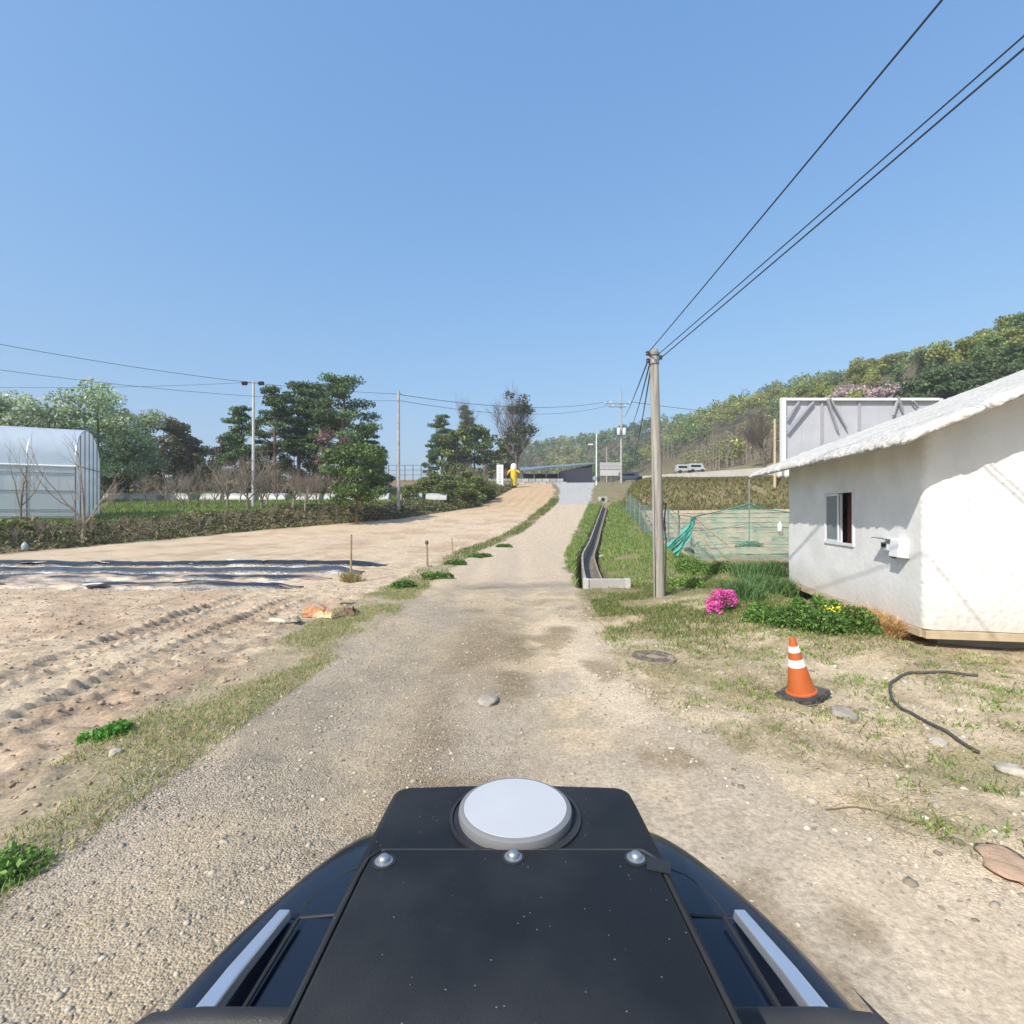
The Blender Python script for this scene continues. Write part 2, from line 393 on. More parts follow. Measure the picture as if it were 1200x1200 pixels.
def ground_material():
    m, n, l, p = new_mat('ground_earth')
    p.inputs['Roughness'].default_value = .95; p.inputs['Specular IOR Level'].default_value = .15
    a = n.new('ShaderNodeAttribute'); a.attribute_name = 'col'
    g = n.new('ShaderNodeAttribute'); g.attribute_name = 'gravel'
    tc = n.new('ShaderNodeTexCoord')
    v = n.new('ShaderNodeTexVoronoi'); v.inputs['Scale'].default_value = 72; v.inputs['Randomness'].default_value = 1
    l.new(tc.outputs['Object'], v.inputs['Vector'])
    sep = n.new('ShaderNodeSeparateColor'); l.new(v.outputs['Color'], sep.inputs[0])
    mr = n.new('ShaderNodeMapRange'); mr.inputs[3].default_value = .60; mr.inputs[4].default_value = 1.40; l.new(sep.outputs[0], mr.inputs[0])
    nz = n.new('ShaderNodeTexNoise'); nz.inputs['Scale'].default_value = 24; nz.inputs['Detail'].default_value = 8; nz.inputs['Roughness'].default_value = .7
    l.new(tc.outputs['Object'], nz.inputs['Vector'])
    mr2 = n.new('ShaderNodeMapRange'); mr2.inputs[1].default_value = .3; mr2.inputs[2].default_value = .7; mr2.inputs[3].default_value = .60; mr2.inputs[4].default_value = 1.38; l.new(nz.outputs['Fac'], mr2.inputs[0])
    fm_ = n.new('ShaderNodeMix'); l.new(g.outputs['Fac'], fm_.inputs[0]); l.new(mr2.outputs[0], fm_.inputs[2]); l.new(mr.outputs[0], fm_.inputs[3])
    mul = n.new('ShaderNodeMix'); mul.data_type = 'RGBA'; mul.blend_type = 'MULTIPLY'; mul.inputs[0].default_value = 1
    l.new(a.outputs['Color'], mul.inputs[6]); l.new(fm_.outputs[0], mul.inputs[7]); l.new(mul.outputs[2], p.inputs['Base Color'])
    inv = n.new('ShaderNodeMath'); inv.operation = 'MULTIPLY'; inv.inputs[1].default_value = -1.2; l.new(v.outputs['Distance'], inv.inputs[0])
    hm = n.new('ShaderNodeMix'); l.new(g.outputs['Fac'], hm.inputs[0]); l.new(nz.outputs['Fac'], hm.inputs[2]); l.new(inv.outputs[0], hm.inputs[3])
    bp = n.new('ShaderNodeBump'); bp.inputs['Strength'].default_value = .85; bp.inputs['Distance'].default_value = .014
    l.new(hm.outputs[0], bp.inputs['Height']); l.new(bp.outputs[0], p.inputs['Normal'])
    return m
M['ground'] = ground_material()
ny, nx = GX.shape
VV = np.stack([GX, GY, GZ], -1).reshape(-1, 3); CC = base.reshape(-1, 3); GR = gravel.reshape(-1)
idx = np.arange(ny*nx).reshape(ny, nx)
QF = np.stack([idx[:-1, :-1], idx[:-1, 1:], idx[1:, 1:], idx[1:, :-1]], -1).reshape(-1, 4)
def fc_mean(a): return (a[:-1, :-1]+a[1:, 1:]).reshape(-1)/2
f_road = (fc_mean(np.where(GY < 120, road, -1)) > 0)
f_field = ~f_road & (fc_mean(fieldd) > .1) & (fc_mean(GY) < 100) & (fc_mean(GX) > -26.5)
f_hill = ~f_road & ~f_field & (fc_mean(hill(GX, GY)) > 3)
f_gnd = ~(f_road | f_field | f_hill)
def sub_sheet(name, sel):
    fs = QF[sel]; used = np.unique(fs); mp_ = np.full(len(VV), -1, np.int32); mp_[used] = np.arange(len(used))
    o = np_mesh(name, VV[used], mp_[fs], M['ground'], col=CC[used], smooth=True)
    at_ = o.data.attributes.new('gravel', 'FLOAT', 'POINT'); at_.data.foreach_set('value', GR[used].astype(np.float32))
    return tag(o, kind='structure')
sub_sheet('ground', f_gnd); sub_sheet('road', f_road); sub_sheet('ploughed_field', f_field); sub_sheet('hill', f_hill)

# ---------------------------------------------------------------- grass, stones and other uncountable stuff
def unit(v): return v/np.maximum(np.linalg.norm(v, axis=-1, keepdims=True), 1e-9)
def blades(name, P, ln, wd, cols, lean=.5, label=None, parent=None, mat=None, cat='grass', kind='stuff'):
    n = len(P); a = rng.uniform(0, 2*np.pi, n); le = rng.uniform(.1, 1, n)*lean
    d = np.stack([np.cos(a)*le, np.sin(a)*le, np.ones(n)], -1)
    ln = np.asarray(ln)*rng.uniform(.5, 1.15, n); wd = np.asarray(wd)*rng.uniform(.7, 1.3, n)
    b = rng.uniform(0, 2*np.pi, n); s = np.stack([np.cos(b), np.sin(b), np.zeros(n)], -1)*(wd/2)[:, None]
    mid = P+d*(ln*.55)[:, None]
    d2 = d.copy(); d2[:, :2] *= 2.0
    tip = mid+unit(d2)*(ln*.5)[:, None]
    V = np.stack([P-s, P+s, mid+s*.8, mid-s*.8, tip], 1).reshape(-1, 3)
    o5 = np.arange(n)[:, None]*5
    T = np.concatenate([o5+[0, 1, 2], o5+[0, 2, 3], o5+[3, 2, 4]], 0)
    ci = rng.integers(0, len(cols), n); c = np.asarray(cols)[ci]*rng.uniform(.7, 1.3, (n, 1))
    ob = np_mesh(name, V, T, mat or M['grass'], parent, col=np.repeat(c, 5, 0))
    if label: tag(ob, label, cat, kind=kind)
    return ob
def cards(n, P, size, cols, out=None, shade=.35, flat=0.):
    # rhombic leaf clusters
    nv = unit(rng.normal(size=(n, 3))+(0 if out is None else out*.9)+np.array([0, 0, flat]))
    t = unit(np.cross(nv, rng.normal(size=(n, 3)))); b = np.cross(nv, t)
    s = np.asarray(size)*rng.uniform(.6, 1.35, n)
    t *= s[:, None]; b *= (s*rng.uniform(.4, .7, n))[:, None]
    V = np.stack([P-t, P-b*.9+t*.1, P+t, P+b], 1).reshape(-1, 3)
    Fq = np.arange(n*4).reshape(n, 4)
    c = np.asarray(cols)[rng.integers(0, len(cols), n)]*rng.uniform(1-shade, 1+shade, (n, 1))
    return V, Fq, np.repeat(c, 4, 0)
def scatter(n, x0, x1, y0, y1, keep):
    x = rng.uniform(x0, x1, n); y = rng.uniform(y0, y1, n)
    m = keep(x, y); x, y = x[m], y[m]
    return np.stack([x, y, Z(x, y)-.01], -1)
GREEN = [(.14, .22, .045), (.19, .26, .06), (.10, .17, .035), (.23, .26, .08)]
DRY = [(.42, .34, .17), (.34, .28, .14), (.48, .40, .22)]
# left verge
def k_left(x, y):
    s = xl(y)-x; wd = np.interp(y, [0, 4, 7, 11, 16, 30], [.8, .7, .85, 1.0, .8, .8])
    return (s > -.25) & (s < wd+.25) & (fbm(x*1.1, y*.8, 61, 3)+rng.uniform(-.09, .09, len(x))+.12*np.sin(np.clip((s+.1)/(wd), 0, 1)*np.pi) > .52)
P = scatter(130000, -5.2, -2.0, 1.8, 17, k_left)
blades('verge_grass', P, .075, .006, GREEN+DRY*1, 1.2, 'thin dry turf along the left edge of the gravel road')
def k_left2(x, y):
    s = xl(y)-x
    return (s > -.15) & (s < 1.0) & (fbm(x*.5, y*.35, 62, 3)+rng.uniform(-.1, .1, len(x)) > .44)
P = scatter(60000, -4, 8, 14.5, 70, k_left2)
blades('verge_weeds', P, np.interp(P[:, 1], [14, 30, 70], [.13, .2, .35]), np.interp(P[:, 1], [14, 30, 70], [.014, .03, .06]), GREEN+DRY[:1], .9, 'green weeds between the far road and the ploughed field')
# right yard
def k_yard(x, y):
    return (x > xr(y)-.1) & ~((x > 6.6) & (y > 8.2)) & (fbm(x*1.4, y*1.4, 46, 4)+rng.uniform(-.09, .09, len(x))+.10*sstep(2, 6, y)*sstep(9, 12.5, y) > .555)
P = scatter(70000, 1.2, 11, 2.6, 15, k_yard)
blades('yard_grass', P, .065, .006, GREEN[:3]+DRY, 1.3, 'sparse low grass in the dirt yard before the house')
def k_green(x, y):
    return (x > xr(y)+.15) & (x < 6.5) & (fbm(x*1.0, y*1.0, 64, 3)+rng.uniform(-.1, .1, len(x)) > .535-.05*sstep(9.5, 12, y))
P = scatter(90000, 1.6, 6.6, 7.6, 15.2, lambda x, y: k_green(x, y) & (rng.uniform(size=len(x)) < .12+.75*sstep(8.0, 11.0, y+2.4*(fbm(x*.8, y*.8, 69, 3)-.5))))
blades('bank_weeds', P, .11, .011, GREEN+DRY[:1], 1.1, 'bright green weeds round the foot of the wooden pole')
# single sprouts of weed
nt_ = 420; tx = rng.uniform(1.6, 10.5, nt_); ty = rng.uniform(2.8, 11.5, nt_); kp = (tx > xr(ty)-.15) & ~((tx > 6.4) & (ty > 8.0)) & (fbm(tx*.7, ty*.7, 79, 2) > .36); tx, ty = tx[kp], ty[kp]
sz_ = rng.gamma(2, .035, len(tx))+.03; rp_ = np.maximum(10, (sz_*420).astype(int)); ti = np.repeat(np.arange(len(tx)), rp_)
P = np.stack([tx[ti]+rng.normal(size=len(ti))*sz_[ti], ty[ti]+rng.normal(size=len(ti))*sz_[ti]*.8, np.zeros(len(ti))], -1); P[:, 2] = Z(P[:, 0], P[:, 1])-.01
blades('weed_sprouts', P, .075, .012, [(.15, .25, .045), (.20, .30, .06), (.26, .31, .07), (.11, .19, .04)], 1.3, 'scattered fresh green weed sprouts in the dirt yard')
# dry straw scraps
P = scatter(40000, 1.5, 11, 3, 14, lambda x, y: (x > xr(y)-.2) & ~((x > 6.6) & (y > 8.2)) & (fbm(x*1.2, y*1.2, 66, 3) > .45))
blades('straw_litter', P+np.array([0, 0, .005]), .10, .005, DRY+[(.20, .15, .09), (.14, .11, .07)], 6.0, 'dry straw scraps lying on the yard', cat='straw')
# road-side bank both sides of the drain
def k_bank(x, y):
    d = x-xd(y); return (x > xr(y)-.1) & (np.abs(d) > .33+.1*rng.uniform(size=len(x))-.03) & (d < 3.9) & (fbm(x*.6, y*.5, 67, 3)+rng.uniform(-.1, .1, len(x)) > .36)
P = scatter(200000, 1.8, 18, 14.9, 66, k_bank); P = P[rng.uniform(size=len(P)) < np.interp(P[:, 1], [15, 40, 66], [1, .55, .4])]
blades('bank_grass', P, np.interp(P[:, 1], [15, 30, 66], [.16, .24, .4]), np.interp(P[:, 1], [15, 30, 66], [.018, .035, .07]), [(.16, .25, .05), (.12, .21, .06), (.20, .27, .07), (.28, .27, .11)], .8, 'lush green grass on the bank beside the drain')
# terrace bank and terrace
def k_ter(x, y): return (x > 12+np.maximum(y-57, 0)*.27) & (fbm(x*.2, y*.3, 68, 3) > .22)
P = scatter(130000, 12, 75, 55, 100, k_ter)
blades('terrace_grass', P, .5, .09, [(.17, .19, .055), (.26, .22, .10), (.13, .16, .045), (.22, .16, .08)], .9, 'rough grass on the terrace bank beyond the vegetable plot')
# orchard turf and berm cover
def k_orch(x, y):
    b = berm_sd(x, y); return (b > 2.0) & (y < 75) & (np.abs(x/y) < 1.15)
P = scatter(110000, -75, 0, 20, 75, k_orch)
blades('orchard_grass', P, .3, .05, [(.17, .25, .055), (.22, .29, .07), (.13, .18, .05)], .8, 'mown spring grass in the orchard')
def k_berm(x, y):
    b = berm_sd(x, y); return (b > .0) & (b < 3.0) & (np.abs(x/y) < 1.2) & (y > 20)
P = scatter(330000, -36, 6, 20, 90, k_berm); n = len(P)
P[:, 2] += np.abs(rng.normal(size=n))*.12*np.interp(P[:, 1], [20, 60, 90], [1, 1, 1.3])*(.2+2.4*sstep(.35, .7, fbm(P[:, 0]*.5, P[:, 1]*.5, 71, 3)))
V, Fq, c = cards(n, P, np.interp(P[:, 1], [20, 50, 90], [.10, .15, .22]), [(.09, .13, .035), (.12, .17, .045), (.17, .22, .06), (.21, .165, .095), (.17, .13, .075), (.13, .11, .06), (.24, .19, .11)], flat=.5)
tag(np_mesh('berm_ground_cover', V, Fq, M['leaf'], col=c), 'dark leafy ground cover on the earth berm beside the field', 'ground cover', kind='stuff')
# loose gravel
def stones(name, P, r, cols, label):
    n = len(P); ico = bmesh.new(); bmesh.ops.create_icosphere(ico, subdivisions=1, radius=1)
    iv = np.array([v.co[:] for v in ico.verts]); ifc = np.array([[v.index for v in f.verts] for f in ico.faces]); ico.free()
    ax = r[:, None]*rng.uniform(.55, 1.3, (n, 3)); ax[:, 2] *= .6
    jit = rng.uniform(.78, 1.2, (n, len(iv), 1))
    a = rng.uniform(0, 6.28, n); q = iv[None]*jit*ax[:, None, :]
    x = q[..., 0]*np.cos(a)[:, None]-q[..., 1]*np.sin(a)[:, None]; y = q[..., 0]*np.sin(a)[:, None]+q[..., 1]*np.cos(a)[:, None]
    V = np.stack([x, y, q[..., 2]], -1)+(P+np.array([0, 0, .012]))[:, None, :]
    Fc = ifc[None]+(np.arange(n)*len(iv))[:, None, None]
    c = np.asarray(cols)[rng.integers(0, len(cols), n)]*rng.uniform(.75, 1.25, (n, 1))
    o = np_mesh(name, V.reshape(-1, 3), Fc.reshape(-1, 3), M['pebble'], col=np.repeat(c, len(iv), 0))
    return tag(o, label, 'gravel', kind='stuff')
m, n_, l_, p_ = new_mat('pebble'); a_ = n_.new('ShaderNodeAttribute'); a_.attribute_name = 'col'; l_.new(a_.outputs['Color'], p_.inputs['Base Color']); p_.inputs['Roughness'].default_value = .9
M['pebble'] = m
def k_grav(x, y): return (x > xl(y)-.3) & (x < xr(y)+.1) & (rng.uniform(size=len(x)) < np.clip(.18+.9*sstep(.6, -1.0, x+.8*(fbm(x*.6, y*.6, 43, 2)-.5)), 0, 1)) & ~((np.abs(x) < .9) & (y < 2.1))
P = scatter(34000, -3.6, 3.5, 1.7, 13, k_grav)
stones('road_gravel', P, rng.gamma(2.2, .0026, len(P))+.003, [(.42, .36, .275), (.34, .295, .235), (.48, .42, .33), (.28, .24, .185)], 'loose grey gravel on the road')
P = scatter(20000, .9, 11, 1.8, 12, lambda x, y: (x > xr(y)-.9) & ~((x > 6.6) & (y > 8.2)) & (fbm(x*.9, y*.9, 73, 2) > .42))
stones('yard_gravel', P, rng.gamma(1.5, .005, len(P))+.003, [(.50, .42, .31), (.40, .34, .255), (.56, .50, .40), (.24, .205, .16), (.32, .27, .20)], 'scattered pale pebbles in the dirt yard')
P = scatter(9000, -14, -3, 2.5, 15, lambda x, y: zones(x, y)[2] > -.4)
stones('field_clods', P, rng.gamma(1.6, .007, len(P))+.004, [(.40, .29, .20), (.32, .23, .16), (.46, .35, .25)], 'crumbled clods of dry soil on the field')

# ================================================================ white stucco house
def stucco_material(name, k=1.0, col=(.81, .80, .77)):
    m, n, l, p = new_mat(name)
    p.inputs['Roughness'].default_value = .85; p.inputs['Specular IOR Level'].default_value = .2
    tc = n.new('ShaderNodeTexCoord')
    nz = n.new('ShaderNodeTexNoise'); nz.inputs['Scale'].default_value = 13; nz.inputs['Detail'].default_value = 6; nz.inputs['Roughness'].default_value = .6
    vo = n.new('ShaderNodeTexVoronoi'); vo.feature = 'SMOOTH_F1'; vo.inputs['Scale'].default_value = 11
    st = n.new('ShaderNodeTexNoise'); st.inputs['Scale'].default_value = 1.3; st.inputs['Detail'].default_value = 7
    for t in (nz, vo, st): l.new(tc.outputs['Object'], t.inputs['Vector'])
    ad = n.new('ShaderNodeMath'); ad.operation = 'ADD'; l.new(nz.outputs['Fac'], ad.inputs[0]); l.new(vo.outputs['Distance'], ad.inputs[1])
    bp = n.new('ShaderNodeBump'); bp.inputs['Strength'].default_value = 1; bp.inputs['Distance'].default_value = .02*k
    l.new(ad.outputs[0], bp.inputs['Height']); l.new(bp.outputs[0], p.inputs['Normal'])
    sx = n.new('ShaderNodeSeparateXYZ'); l.new(tc.outputs['Object'], sx.inputs[0])
    lo = n.new('ShaderNodeMapRange'); lo.inputs[1].default_value = 1.0; lo.inputs[2].default_value = .25; lo.inputs[3].default_value = 0; lo.inputs[4].default_value = .95; l.new(sx.outputs['Z'], lo.inputs[0])
    mu = n.new('ShaderNodeMath'); mu.operation = 'MULTIPLY'; l.new(lo.outputs[0], mu.inputs[0]); l.new(st.outputs['Fac'], mu.inputs[1])
    mx = n.new('ShaderNodeMix'); mx.data_type = 'RGBA'; mx.inputs[6].default_value = (*col, 1); mx.inputs[7].default_value = (.50, .40, .28, 1)
    l.new(mu.outputs[0], mx.inputs[0])
    r2 = n.new('ShaderNodeMapRange'); r2.inputs[1].default_value = .3; r2.inputs[2].default_value = .7; r2.inputs[3].default_value = .86; r2.inputs[4].default_value = 1.05; l.new(st.outputs['Fac'], r2.inputs[0])
    mm = n.new('ShaderNodeMix'); mm.data_type = 'RGBA'; mm.blend_type = 'MULTIPLY'; mm.inputs[0].default_value = 1; l.new(mx.outputs[2], mm.inputs[6]); l.new(r2.outputs[0], mm.inputs[7])
    l.new(mm.outputs[2], p.inputs['Base Color'])
    return m
M['stucco'] = stucco_material('white_stucco', .75); M['stucco_side'] = stucco_material('white_stucco_smooth', .22); M['stucco_roof'] = stucco_material('white_stucco_roof', 2.2, (.60, .575, .525))
M['glass_dark'] = mk('dark_glass', (.02, .025, .03), .06, .1, 3, spec=.6)
M['screen'] = mk('window_screen', (.20, .23, .25), .5, .1, 30)
M['alu'] = mk('white_window_frame', (.72, .73, .74), .4, .06, 4)
M['grey_alu'] = mk('grey_aluminium', (.40, .41, .42), .4, .08, 4, metal=.4)
HA = Vector((6.7, 8.3, 0)); Ad = Vector((.165, .9863, 0)).normalized(); Rd = Vector((Ad.y, -Ad.x, 0))
HW, HL = 15.2, 6.0                           # house width (across the gable) and length
def L(r, a, z): return HA+Rd*r+Ad*a+Vector((0, 0, z))
house = empty('stucco_house', L(0, 0, 0)); hinv = Matrix.Translation(-HA)
tag(house, 'white rough stucco house with overhanging lumpy white roof', 'house')
def lh(r, a, z): return L(r, a, z)-HA
PITCH = .42; RIDGE_R = HW/2
def roof_z(r, a):
    rr = r if r < RIDGE_R else 2*RIDGE_R-r
    return 3.2+(PITCH-.0045*a)*(rr+.7)
def wallgrid(fn, us, vs, hole=None, nrm=None, amp=.012, seed=0):
    mb = MB(); W = len(vs)
    vv = []
    for i, u in enumerate(us):
        for j, v in enumerate(vs):
            p = fn(u, v); d = amp*(float(fbm(np.array(u*2.2), np.array(v*2.2), seed, 3))-.5)*2*float(sstep(.12, .5, u))
            vv.append(p+nrm*d)
    ff = []
    for i in range(len(us)-1):
        for j in range(len(vs)-1):
            uc = (us[i]+us[i+1])/2; vc = (vs[j]+vs[j+1])/2
            if hole and hole[0] < uc < hole[1] and hole[2] < vc < hole[3]: continue
            ff.append((i*W+j, (i+1)*W+j, (i+1)*W+j+1, i*W+j+1))
    mb.add(vv, ff, True); return mb
def ticks(lo, hi, st, extra=()):
    t = list(np.linspace(lo, hi, max(2, int(round((hi-lo)/st))+1)))
    for e in extra:
        t = [x for x in t if abs(x-e) > st*.3]+[e]
    return sorted(t)
BZ = .29; WIN = (2.33, 3.70, 1.48, 2.66)
# side wall (rounded into the front at the corner), front gable, back gable, far side
us = ticks(.12, HL, .15, WIN[:2]); vs = [0.0]+[x/24 for x in range(1, 25)]
zs = ticks(BZ, 3.6, .14, WIN[2:])
wallgrid(lambda u, v: lh(0, u, v), us, zs, WIN, -Rd, .012, 5).build('side_wall', M['stucco_side'], house)
mb = MB(); cs = [(.12-.12*math.sin(t), .12-.12*math.cos(t)) for t in np.linspace(0, math.pi/2, 6)]
vv = []; zc = ticks(BZ, 3.6, .14)
for z in zc:
    for (a_c, r_c) in [(.12-.12*math.sin(t), .12-.12*math.cos(t)) for t in np.linspace(0, math.pi/2, 6)]: vv.append(lh(r_c, a_c, z))
mb.add(vv, [(i*6+j, i*6+j+1, (i+1)*6+j+1, (i+1)*6+j) for i in range(len(zc)-1) for j in range(5)], True).build('corner', M['stucco'], house)
rs = ticks(.12, HW, .2); mb = MB(); vv = []; K = 26
for r in rs:
    for j in range(K):
        z = BZ+(roof_z(r, 0)+.05-BZ)*j/(K-1); d = .014*(float(fbm(np.array(r*2.2), np.array(z*2.2), 9, 3))-.5)*2*float(sstep(.12, .5, r))
        vv.append(lh(r, 0, z)-Ad*d)
mb.add(vv, [(i*K+j, (i+1)*K+j, (i+1)*K+j+1, i*K+j+1) for i in range(len(rs)-1) for j in range(K-1)], True).build('front_wall', M['stucco'], house)
mb = MB(); vv = []
for r in rs:
    for j in range(2): vv.append(lh(r, HL, BZ+(roof_z(r, HL)-BZ)*j))
mb.add(vv, [(i*2, i*2+1, i*2+3, i*2+2) for i in range(len(rs)-1)]).build('back_wall', M['stucco'], house)
MB().add([lh(HW, 0, BZ), lh(HW, HL, BZ), lh(HW, HL, 3.5), lh(HW, 0, 3.5)], [(0, 1, 2, 3)]).build('far_side_wall', M['stucco'], house)
MB().add([lh(0, 0, BZ+.01), lh(HW, 0, BZ+.01), lh(HW, HL, BZ+.01), lh(0, HL, BZ+.01)], [(0, 1, 2, 3)]).build('floor', M['wood'], house)
# roof slab with lumpy edge
rr_ = ticks(-.7, HW+.7, .05, (RIDGE_R,)); aa_ = ticks(-.7, HL+1.35, .05)
ra = np.array(rr_); aa = np.array(aa_); R2, A2 = np.meshgrid(ra, aa, indexing='ij')
mir = np.where(R2 < RIDGE_R, R2, 2*RIDGE_R-R2)
rzb = 3.2+(PITCH-.0045*A2)*(mir+.7)
edge = np.minimum.reduce([R2+.7, HW+.7-R2, A2+.7, HL+1.35-A2])
th = .17+.05*(fbm(R2*1.5, A2*1.5, 81, 3)-.5)-.075*sstep(.16, 0, edge)
lump = (.03*(fbm(R2*5, A2*5, 83, 3)-.5)+.035*(fbm(R2*14, A2*14, 87, 2)-.5))*(.6+1.6*sstep(.45, 0, edge))
top = rzb+th+lump; bot = rzb+.02*(fbm(R2*5, A2*5, 84, 3)-.5)+.05*sstep(.1, 0, edge)*fbm(R2*7, A2*7, 85, 2)
wob = (.09*(fbm(R2*3.5, A2*3.5, 86, 3)-.5)+.05*(fbm(R2*12, A2*12, 88, 2)-.5))*sstep(.3, 0, edge)
def rv(zz, ins=0): 
    return np.stack([Rd.x*(R2+wob)+Ad.x*(A2+wob), Rd.y*(R2+wob)+Ad.y*(A2+wob), zz], -1).reshape(-1, 3)
nr, na = R2.shape; ii = np.arange(nr*na).reshape(nr, na); N0 = nr*na
q1 = np.stack([ii[:-1, :-1], ii[1:, :-1], ii[1:, 1:], ii[:-1, 1:]], -1).reshape(-1, 4)
loop = np.concatenate([ii[:, 0], ii[-1, 1:], ii[-2::-1, -1], ii[0, -2:0:-1]]); lp2 = np.roll(loop, -1)
q3 = np.stack([loop+N0, lp2+N0, lp2, loop], -1)
np_mesh('roof', np.concatenate([rv(top), rv(bot)]), np.concatenate([q1, q1[:, ::-1]+N0, q3]), M['stucco_roof'], house, smooth=True)
# sill beam and dark footing
mb = MB(); mb.box(lh(HW/2, .02, BZ-.075), (HW, .09, .13), Matrix.Rotation(math.atan2(Rd.y, Rd.x), 3, 'Z')); mb.build('sill_beam', M['beam'], house, .006)
mb = MB(); mb.box(lh(.02, HL/2+.1, BZ-.075), (.09, HL, .13), Matrix.Rotation(math.atan2(Rd.y, Rd.x), 3, 'Z')); mb.build('sill_beam', M['beam'], house, .006)
mb = MB(); mb.box(lh(HW/2+.3, HL/2+.3, -.02), (HW-.2, HL-.2, .30), Matrix.Rotation(math.atan2(Rd.y, Rd.x), 3, 'Z')); mb.build('footing', M['concrete'], house)
# window
RZ = Matrix.Rotation(math.atan2(Rd.y, Rd.x), 3, 'Z')
t0, t1, w0, w1 = WIN
wn = bpy.data.objects.new('window', None); link(wn, house)
def hb(mbb, r, a, z, dr, da, dz): return mbb.box(lh(r, a, z), (dr, da, dz), RZ)
fr = MB(); hb(fr, .05, (t0+t1)/2, w0+.02, .16, t1-t0, .05); hb(fr, .05, (t0+t1)/2, w1-.02, .16, t1-t0, .05)
hb(fr, .05, t0+.02, (w0+w1)/2, .158, .05, w1-w0-.09); hb(fr, .05, t1-.02, (w0+w1)/2, .158, .05, w1-w0-.09)
fr.build('frame', M['alu'], wn, .004)
def sash(nm, a0, a1, r, mat_pane, mat_fr):
    f = MB(); c = (a0+a1)/2
    hb(f, r, c, w0+.075, .03, a1-a0, .05); hb(f, r, c, w1-.075, .03, a1-a0, .05); hb(f, r, a0+.025, (w0+w1)/2, .031, .05, w1-w0-.2); hb(f, r, a1-.025, (w0+w1)/2, .031, .05, w1-w0-.2)
    f.build(nm, mat_fr, wn, .003)
    g = MB(); hb(g, r+.003, c, (w0+w1)/2, .008, a1-a0-.09, w1-w0-.2); g.build(nm+'_pane', mat_pane, wn)
sash('screen', 3.02, 3.67, .0, M['screen'], M['alu'])
sash('sash', 2.98, 3.62, .045, M['glass_dark'], M['alu'])
cu = MB(); vv = []
for i in range(15):
    a_ = 2.72+.022*i; vv += [lh(.2+.025*math.sin(i*1.7), a_, w0+.05), lh(.2+.02*math.sin(i*1.7), a_, w1-.04)]
cu.add(vv, [(2*i, 2*i+2, 2*i+3, 2*i+1) for i in range(14)], True); cu.build('curtain', mk('red_curtain', (.13, .04, .03), .9, .3, 6), wn)
# electricity meter
meter = empty('electricity_meter', L(-.01, .75, 1.55)); mo = L(-.01, .75, 1.55)
tag(meter, 'white electricity meter box fixed to the stucco wall by the corner', 'meter')
def mp3(r, a, z): return L(r, a, z)-mo
mb = MB(); p = [mp3(0, .42, 1.40), mp3(-.17, .46, 1.42), mp3(-.17, .74, 1.42), mp3(0, .78, 1.40), mp3(0, .42, 1.74), mp3(-.14, .46, 1.72), mp3(-.14, .74, 1.72), mp3(0, .78, 1.74)]
mb.hexa(p); mb.build('enclosure', mk('meter_white', (.76, .77, .78), .45, .05, 5), meter, .012)
mb = MB(); mb.box(mp3(-.07, .94, 1.58), (.14, .22, .15), RZ); mb.build('meter_body', mk('meter_grey', (.60, .62, .66), .4, .08, 6), meter, .01)
mb = MB(); mb.box(mp3(-.146, .94, 1.60), (.012, .13, .07), RZ); mb.build('display', M['dark'], meter)
mb = MB(); mb.box(mp3(-.12, .95, 1.715), (.26, .40, .02), RZ @ Matrix.Rotation(.15, 3, 'Y')); mb.build('hood', M['grey_alu'], meter, .003)
mb = MB(); mb.tube([mp3(-.06, .92, 1.50), mp3(-.06, .90, 1.40), mp3(-.03, .82, 1.38), mp3(-.01, .76, 1.42)], .012, 8); mb.build('cable', M['dark'], meter)

